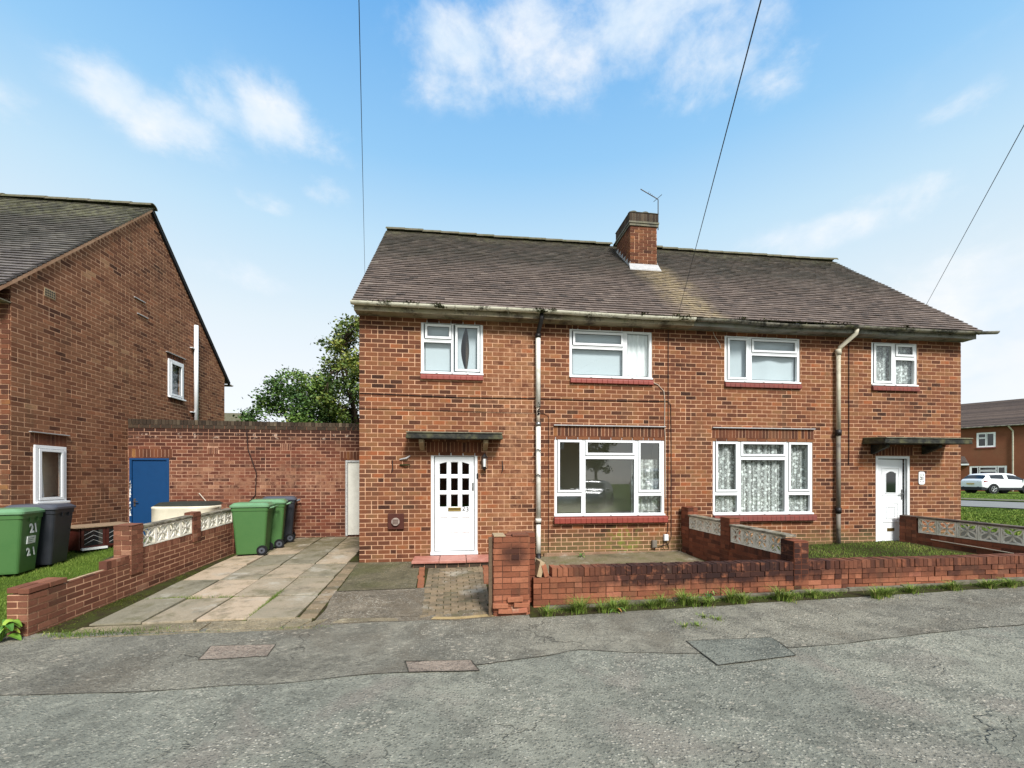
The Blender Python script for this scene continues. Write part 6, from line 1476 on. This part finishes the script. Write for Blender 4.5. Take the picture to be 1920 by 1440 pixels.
def tree(name, label, x, y, z0, centre, rad, nt, nl, ls, mat, seed, group=None, gap=.0, base_r=.16):
    r = random.Random(seed); t = thing(name, label, 'tree', (x, y, z0), group=group); C_ = V(centre)-V((x, y, z0))
    tips = []
    while len(tips) < nt:
        p = V((r.uniform(-1, 1), r.uniform(-1, 1), r.uniform(-1, 1)))
        if p.length > 1: continue
        if p.length < .45 and r.random() < .7: continue
        q = V((p.x*rad[0], p.y*rad[1], p.z*rad[2])); nn = mnoise.noise((q+V((seed*3, 0, 0)))*.55)
        if p.length > .8+.45*nn: continue
        if mnoise.noise((q+V((0, seed*5, 0)))*.9) < gap-.18: continue
        tips.append(C_+q)
    limbs = []
    for i in range(7):
        a = i*2.4+r.random(); limbs.append(C_+V((math.cos(a)*rad[0]*.42, math.sin(a)*rad[1]*.42, rad[2]*r.uniform(-.35, .4))))
    tr = MB(); fork = V((0, 0, max(.8, C_.z-rad[2]*.75)))
    tr.tube([(0, 0, -.1), fork*.5+V((.05, 0, 0)), fork, C_*.6+fork*.4, C_+V((0, 0, rad[2]*.5))], [base_r, base_r*.85, base_r*.7, base_r*.45, .02], 8)
    for l in limbs:
        m_ = fork.lerp(l, .5)+V((0, 0, .25)); tr.tube([fork, m_, l], [base_r*.45, base_r*.3, base_r*.16], 6)
    tr.build('trunk', M_bark, t, smooth=True)
    br = MB()
    for p in tips:
        l = min(limbs, key=lambda q: (q-p).length); m_ = l.lerp(p, .5)+V((r.gauss(0, .12), r.gauss(0, .12), r.gauss(.08, .1))); br.tube([l, m_, p], [base_r*.14, base_r*.08, .008], 4, cap=False)
    br.build('branches', M_bark, t)
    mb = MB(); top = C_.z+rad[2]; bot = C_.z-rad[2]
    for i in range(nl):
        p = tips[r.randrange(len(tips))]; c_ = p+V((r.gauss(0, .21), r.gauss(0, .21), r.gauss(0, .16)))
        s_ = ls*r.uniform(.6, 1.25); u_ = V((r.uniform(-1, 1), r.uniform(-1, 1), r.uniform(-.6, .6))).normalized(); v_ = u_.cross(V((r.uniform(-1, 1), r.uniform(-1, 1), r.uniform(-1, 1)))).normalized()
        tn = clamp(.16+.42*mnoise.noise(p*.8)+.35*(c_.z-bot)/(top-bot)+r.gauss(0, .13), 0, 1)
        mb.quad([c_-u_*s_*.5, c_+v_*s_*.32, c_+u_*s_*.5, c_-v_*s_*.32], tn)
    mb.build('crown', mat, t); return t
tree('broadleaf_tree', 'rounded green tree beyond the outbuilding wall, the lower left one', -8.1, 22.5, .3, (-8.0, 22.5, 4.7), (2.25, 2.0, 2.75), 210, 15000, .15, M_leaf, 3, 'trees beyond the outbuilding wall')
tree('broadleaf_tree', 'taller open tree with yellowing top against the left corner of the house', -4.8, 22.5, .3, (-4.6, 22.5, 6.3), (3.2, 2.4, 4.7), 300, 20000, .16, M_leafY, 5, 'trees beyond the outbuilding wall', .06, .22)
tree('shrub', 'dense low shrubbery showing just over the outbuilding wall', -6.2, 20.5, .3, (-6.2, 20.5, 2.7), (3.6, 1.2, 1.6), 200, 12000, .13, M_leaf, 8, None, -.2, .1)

# ------------------------------------------------------------------ overhead wires
def wire(label, a, b_, r_=.011, sag=.12):
    mb = MB(); a, b_ = V(a), V(b_); mb.tube([a.lerp(b_, i/16)-V((0, 0, sag*4*(i/16)*(1-i/16))) for i in range(17)], r_, 5)
    tag(mb.build('overhead_wire', M_wire), label, 'wire', 'overhead telephone wires')
wire('left thin overhead wire dropping to the left end of the tiled roof', (-.383, 1.6, 4.60), (-1.93, 9.2, 5.85), .0032, .0)
wire('middle overhead wire coming down to the gutter at the centre of the pair', (.725, .3, 3.77), (4.38, 8.12, 4.93), .004, .0)
wire('right overhead wire coming down to the right edge of the tiled roof', (1.99, -.2, 5.21), (11.40, 9.2, 5.86), .0045, .0)

# ------------------------------------------------------------------ far houses
def far_house(name, label, o, u, length, depth, eave, ridge_h, wins, pipes, gz, mat=M_brickFar, hood=None, roofm=None):
    t = thing(name, label, 'house', (o[0], o[1], gz)); F = Frame((o[0], o[1], 0), (*u, 0), (0, 0, 1)); U = F.u; Nn = F.n
    P = lambda a, z, d_=0: F.p(a, z, d_)
    mb = MB(); holes = [w_[:4] for w_ in wins]
    backing(mb, F, 0, length, gz-.3, eave, holes, 0)
    for h in holes: reveal(mb, F, h, .1)
    for a in (0, length):
        mb.quad([P(a, gz-.3, 0), P(a, gz-.3, -depth), P(a, eave, -depth), P(a, eave, 0)]); mb.quad([P(a, eave, 0), P(a, eave, -depth), P(a, ridge_h-.05, -depth/2)])
    mb.quad([P(0, gz-.3, -depth), P(length, gz-.3, -depth), P(length, eave, -depth), P(0, eave, -depth)])
    worldbuild(mb, 'wall', mat, t)
    mb = MB(); e0 = .35; zz = eave-.12
    n_ = 26
    for i in range(n_):   # stepped courses of tiles
        f0, f1 = i/n_, (i+1)/n_; d0, d1 = e0-(e0+depth/2)*f0, e0-(e0+depth/2)*f1; z0, z1 = zz+(ridge_h-zz)*f0, zz+(ridge_h-zz)*f1
        mb.quad([P(-.15, z0+.05, d0), P(length+.15, z0+.05, d0), P(length+.15, z1+.03, d1), P(-.15, z1+.03, d1)], rnd.random()); mb.quad([P(-.15, z0, d0), P(length+.15, z0, d0), P(length+.15, z0+.05, d0), P(-.15, z0+.05, d0)], .2)
    mb.quad([P(-.15, ridge_h+.03, -depth/2), P(length+.15, ridge_h+.03, -depth/2), P(length+.15, zz, -depth-e0), P(-.15, zz, -depth-e0)])
    rf = worldbuild(mb, 'roof', roofm or M_tileF, t)
    mb = MB(); mb.tube([P(-.2, eave-.08, e0+.02), P(length+.2, eave-.08, e0+.02)], .06, 8); worldbuild(mb, 'gutter', M_gutterD, t)
    for a in pipes:
        mb = MB(); mb.tube([P(a-.3, eave-.1, e0), P(a, eave-.6, .1), P(a, gz, .1)], .06, 8); worldbuild(mb, 'downpipe', M_pipeB, t)
    Mx = Matrix((( U.x, -Nn.x, 0, o[0]), (U.y, -Nn.y, 0, o[1]), (0, 0, 1, 0), (0, 0, 0, 1)))
    for w_ in wins:
        a, b_, c_, e = w_[:4]; lights = w_[4]
        f = MB(); f.ring(a, b_, c_, e, .09, .02, .10)
        for q in lights:
            f.ring(*q, .05, .03, .09)
        f.xform(Mx); wo_ = worldbuild(f, 'window', M_white, t)
        g = MB(); g.box(a+.08, b_-.08, .06, .065, c_+.08, e-.08); g.xform(Mx); worldbuild(g, 'pane', M_carglass, wo_)
        s_ = MB(); s_.box(a-.05, b_+.05, -.06, .05, c_-.1, c_); s_.xform(Mx); worldbuild(s_, 'window_sill', M_sillD, wo_)
    if hood:
        a, b_, z = hood; m2 = MB(); A = [(a, 0), (b_, 0), (b_, .9), (a, .9)]
        m2.hexa([P(p, z, q) for p, q in A]+[P(a+.3, z+.75, .0), P(b_-.3, z+.75, .0), P(b_-.2, z+.18, .88), P(a+.2, z+.18, .88)]); worldbuild(m2, 'porch_roof', M_tileF, t)
        m2 = MB(); m2.hexa([P(p, z-.14, q) for p, q in [(a, .0), (b_, .0), (b_, .93), (a, .93)]]+[P(p, z-.002, q) for p, q in [(a, .0), (b_, .0), (b_, .93), (a, .93)]]); worldbuild(m2, 'porch_fascia', M_white, t)
    return t
P1 = V((48.7, 35.97)); dU = V((2.15, -3.07)).normalized()
O_ = P1-dU*9
def fu(px_):      # distance along the far facade of a viewing ray at picture column px_
    a = R(7.09); u_ = (px_-960)/804; rx, ry = math.sin(a)+math.cos(a)*u_, math.cos(a)-math.sin(a)*u_
    det = rx*(-dU.y)-ry*(-dU.x); t_ = (O_.x*(-dU.y)-O_.y*(-dU.x))/det; return (rx*t_-O_.x)*dU.x+(ry*t_-O_.y)*dU.y
a0, a1, b0, b1, pp = fu(1831), fu(1867), fu(1818), fu(1888), fu(1899)
far_house('terraced_house', 'orange brick terrace with brown tiled roof beyond the road at the right edge', O_, dU, 26, 8, 6.55, 9.3,
    [(a0, a1, 4.55, 5.95, [(a0+.09, (a0+a1)/2, 5.45, 5.86), (a0+.09, (a0+a1)/2, 4.64, 5.42), ((a0+a1)/2+.03, a1-.09, 4.64, 5.86)]),
     (b0, b1, 1.3, 2.78, [(b0+.09, b0+(b1-b0)*.24, 1.9, 2.68), (b0+(b1-b0)*.27, b0+(b1-b0)*.73, 2.35, 2.68), (b0+(b1-b0)*.27, b0+(b1-b0)*.73, 1.4, 2.3), (b0+(b1-b0)*.76, b1-.09, 1.9, 2.68)]),
     (a1+5.5, a1+7.3, 4.5, 5.9, [(a1+5.6, a1+6.4, 4.6, 5.8), (a1+6.4, a1+7.2, 4.6, 5.8)]), (a0-5, a0-3.2, 4.5, 5.9, [(a0-4.9, a0-4.1, 4.6, 5.8), (a0-4.1, a0-3.3, 4.6, 5.8)])], [pp], .42, hood=(fu(1795)-1.2, fu(1817), 3.0))
far_house('far_bungalow', 'pale tiled roof of a distant house in the gap behind the left gable', (-24, 34), (1, 0), 7.0, 7, 4.3, 6.9, [], [], .2, roofm=M_ridge)

# ------------------------------------------------------------------ cars
def car(name, label, loc, rz, paint, L_=4.38, Wd=1.82, H=1.58, clad=True, group=None):
    t = thing(name, label, 'car', loc, rz, group); hw = Wd/2; k_ = H/1.58; l_ = L_/4.38
    ST = [(-2.19, .42, .86, .86, .80), (-2.16, .33, .98, 1.00, .90), (-2.06, .30, 1.04, 1.08, .95), (-1.72, .30, 1.08, 1.50, .99), (-1.55, .30, 1.10, 1.55, 1), (-1.10, .30, 1.08, 1.585, 1), (-.30, .28, 1.03, 1.60, 1), (-.22, .28, 1.025, 1.60, 1), (.45, .28, 1.01, 1.56, 1), (.60, .28, 1.005, 1.50, 1), (1.22, .28, 1.0, 1.08, .99), (1.34, .28, .97, 1.03, .98), (1.85, .28, .88, .93, .94), (2.10, .30, .72, .78, .84), (2.19, .38, .58, .62, .72)]
    mb = MB(); n_ = 0
    for x, zb, belt, top, wf_ in ST:
        w_ = hw*wf_; cab = (top-belt)/.5; cab = clamp(cab, 0, 1); x *= l_
        half = [(0, zb), (w_*.80, zb), (w_*.97, zb+.10), (w_*1.0, .62), (w_*.985, belt-.06), (w_*.955, belt), (w_*(.955-.20*cab), top-.05*cab-.0), (w_*(.90-.32*cab), top+.005), (0, top+.03)]
        row = [(x, -y, z*k_) for y, z in half]+[(x, y, z*k_) for y, z in half[-2:0:-1]]; n_ = len(row); mb.v += row
    S_ = len(ST)
    glass_side = {3, 4, 5, 7}; glass_side2 = {8, 9}
    for i in range(S_-1):
        for j in range(n_):
            jj = (j+1) % n_; q = j if j < 8 else n_-1-j
            mi = 0
            if q == 5 and i in (4, 5, 7, 8, 9): mi = 1
            if q in (6, 7) and i in (2,): mi = 1
            if q in (6, 7) and i in (9,): mi = 1
            if q in (0, 1) or (clad and q == 2 and False): mi = 2
            mb.f.append((i*n_+j, (i+1)*n_+j, (i+1)*n_+jj, i*n_+jj)); mb.t.append(.5); mb.m.append(mi)
    for e, rev in ((0, False), (S_-1, True)):
        f = tuple(e*n_+j for j in range(n_)); mb.f.append(f if not rev else f[::-1]); mb.t.append(.5); mb.m.append(0)
    bd = mb.build('body', [paint, M_carglass, M_trim], t, smooth=True)
    sd = bd.modifiers.new('subdivision', 'SUBSURF'); sd.levels = sd.render_levels = 2
    for f in range(len(bd.data.vertices)): pass
    for sx, nm in ((-1.32, 'rear'), (1.33, 'front')):
        for sy in (-1, 1):
            sx_ = sx*l_
            m2 = MB(); m2.tube([(sx_, sy*(hw-.30), .36), (sx_, sy*(hw+.012), .36)], .41, 24); m2.build('wheel_arch', M_trim, t)
            m2 = MB(); m2.tube([(sx_, sy*(hw-.22), .335), (sx_, sy*(hw+.018), .335)], .335, 24); wh = m2.build('wheel', M_tyre, t, bevel=.02)
            m2 = MB(); m2.tube([(sx_, sy*(hw+.0), .335), (sx_, sy*(hw+.024), .335)], .05, 10)
            for q in range(5):
                a = q*math.pi*.4+.3; c_, s_ = math.cos(a), math.sin(a); pz = V((-s_, 0, c_)); m2.tube([(sx_+c_*.04, sy*(hw+.02), .335+s_*.04), (sx_+c_*.215, sy*(hw+.02), .335+s_*.215)], .038, 6)
            for q in range(20):
                a0_, a1_ = q*math.pi/10, (q+1)*math.pi/10; m2.tube([(sx_+math.cos(a0_)*.215, sy*(hw+.02), .335+math.sin(a0_)*.215), (sx_+math.cos(a1_)*.215, sy*(hw+.02), .335+math.sin(a1_)*.215)], .018, 5, cap=False)
            m2.build('rim', M_rim, wh)
    if clad:
        m2 = MB()
        for sy in (-1, 1): m2.box(-.93*l_, .93*l_, sy*(hw+.004)-.02, sy*(hw+.004)+.02, .24, .44)
        m2.box(-2.22*l_, -1.70*l_, -hw*.93, hw*.93, .24, .50); m2.build('cladding', M_trim, t, bevel=.02)
    m2 = MB(); m2.box(-2.235*l_, -2.19*l_, -.27, .27, .70, .82); m2.build('number_plate', M_plate, t)
    for sy in (-1, 1):
        m2 = MB(); m2.hexa([(-2.19*l_, sy*hw*.52, .90*k_), (-2.02*l_, sy*hw*.965, .88*k_), (-1.72*l_, sy*(hw+.002), .96*k_), (-2.0*l_, sy*hw*.9, .98*k_), (-2.17*l_, sy*hw*.55, .97*k_), (-2.04*l_, sy*hw*.965, .99*k_), (-1.72*l_, sy*(hw-.002), 1.0*k_), (-2.0*l_, sy*hw*.9, 1.0*k_)]); m2.build('tail_light', M_red, t, bevel=.01)
        m2 = MB(); m2.box(1.93*l_, 2.10*l_, sy*hw*.80-.16, sy*hw*.80+.06, .64*k_, .77*k_); m2.build('headlight', M_lead, t, bevel=.03)
        m2 = MB(); m2.box(.98*l_, 1.12*l_, sy*(hw+.08)-.09, sy*(hw+.08)+.07, 1.0*k_, 1.13*k_); m2.build('wing_mirror', paint, t, bevel=.03)
    m2 = MB(); m2.box(2.17*l_, 2.20*l_, -.45, .45, .55*k_, .62*k_); m2.box(2.18*l_, 2.21*l_, -.26, .26, .42, .52, mi=1); m2.build('grille', [M_lead, M_label], t, bevel=.008)
    return t
car('parked_car', 'white suv with dark lower trim parked in front of the far terrace', (43.3, 29.6, .42), R(-7.1), M_car)
# what the lounge window mirrors: the other side of the street
sheet('opposite_verge', (-40, -7), (40, -7), (40, -3.2), (-40, -3.2), 60, 3, .03, M_lawn)
car('parked_car', 'silver hatchback parked nose on across the road, mirrored in the lounge window', (4.6, -6.2, G(4.6, -6)), R(62), M_carS, 4.1, 1.74, 1.45, False)
car('parked_car', 'dark grey estate car parked across the road, mirrored in the lounge window', (7.6, -6.6, G(7.6, -6)), R(118), M_carD, 4.4, 1.8, 1.5, False)
car('parked_car', 'white van like car parked across the road, mirrored in the right lounge panes', (11.2, -6.4, G(11, -6)), R(100), M_car, 4.9, 1.95, 2.1, False)
far_house('opposite_house', 'brick house across the road, mirrored in the front windows', (9, -13), (-1, 0), 11, 7, 5.2, 8.4, [(1.5, 3.2, 3.7, 4.8, [(1.6, 2.4, 3.8, 4.7)]), (6, 8, 1.0, 2.3, [(6.1, 7, 1.1, 2.2)])], [4.5], 0)
far_house('opposite_house', 'second brick house across the road with a gap beside it', (36, -15), (-1, 0), 12, 7, 5.2, 8.4, [(1.5, 3.2, 3.7, 4.8, [(1.6, 2.4, 3.8, 4.7)])], [4.5], 0)
tree('broadleaf_tree', 'tree in the gap between the houses across the road', 11.5, -18, 0, (11.5, -18, 4.5), (2.4, 2.2, 3), 120, 6000, .22, M_leaf, 12)
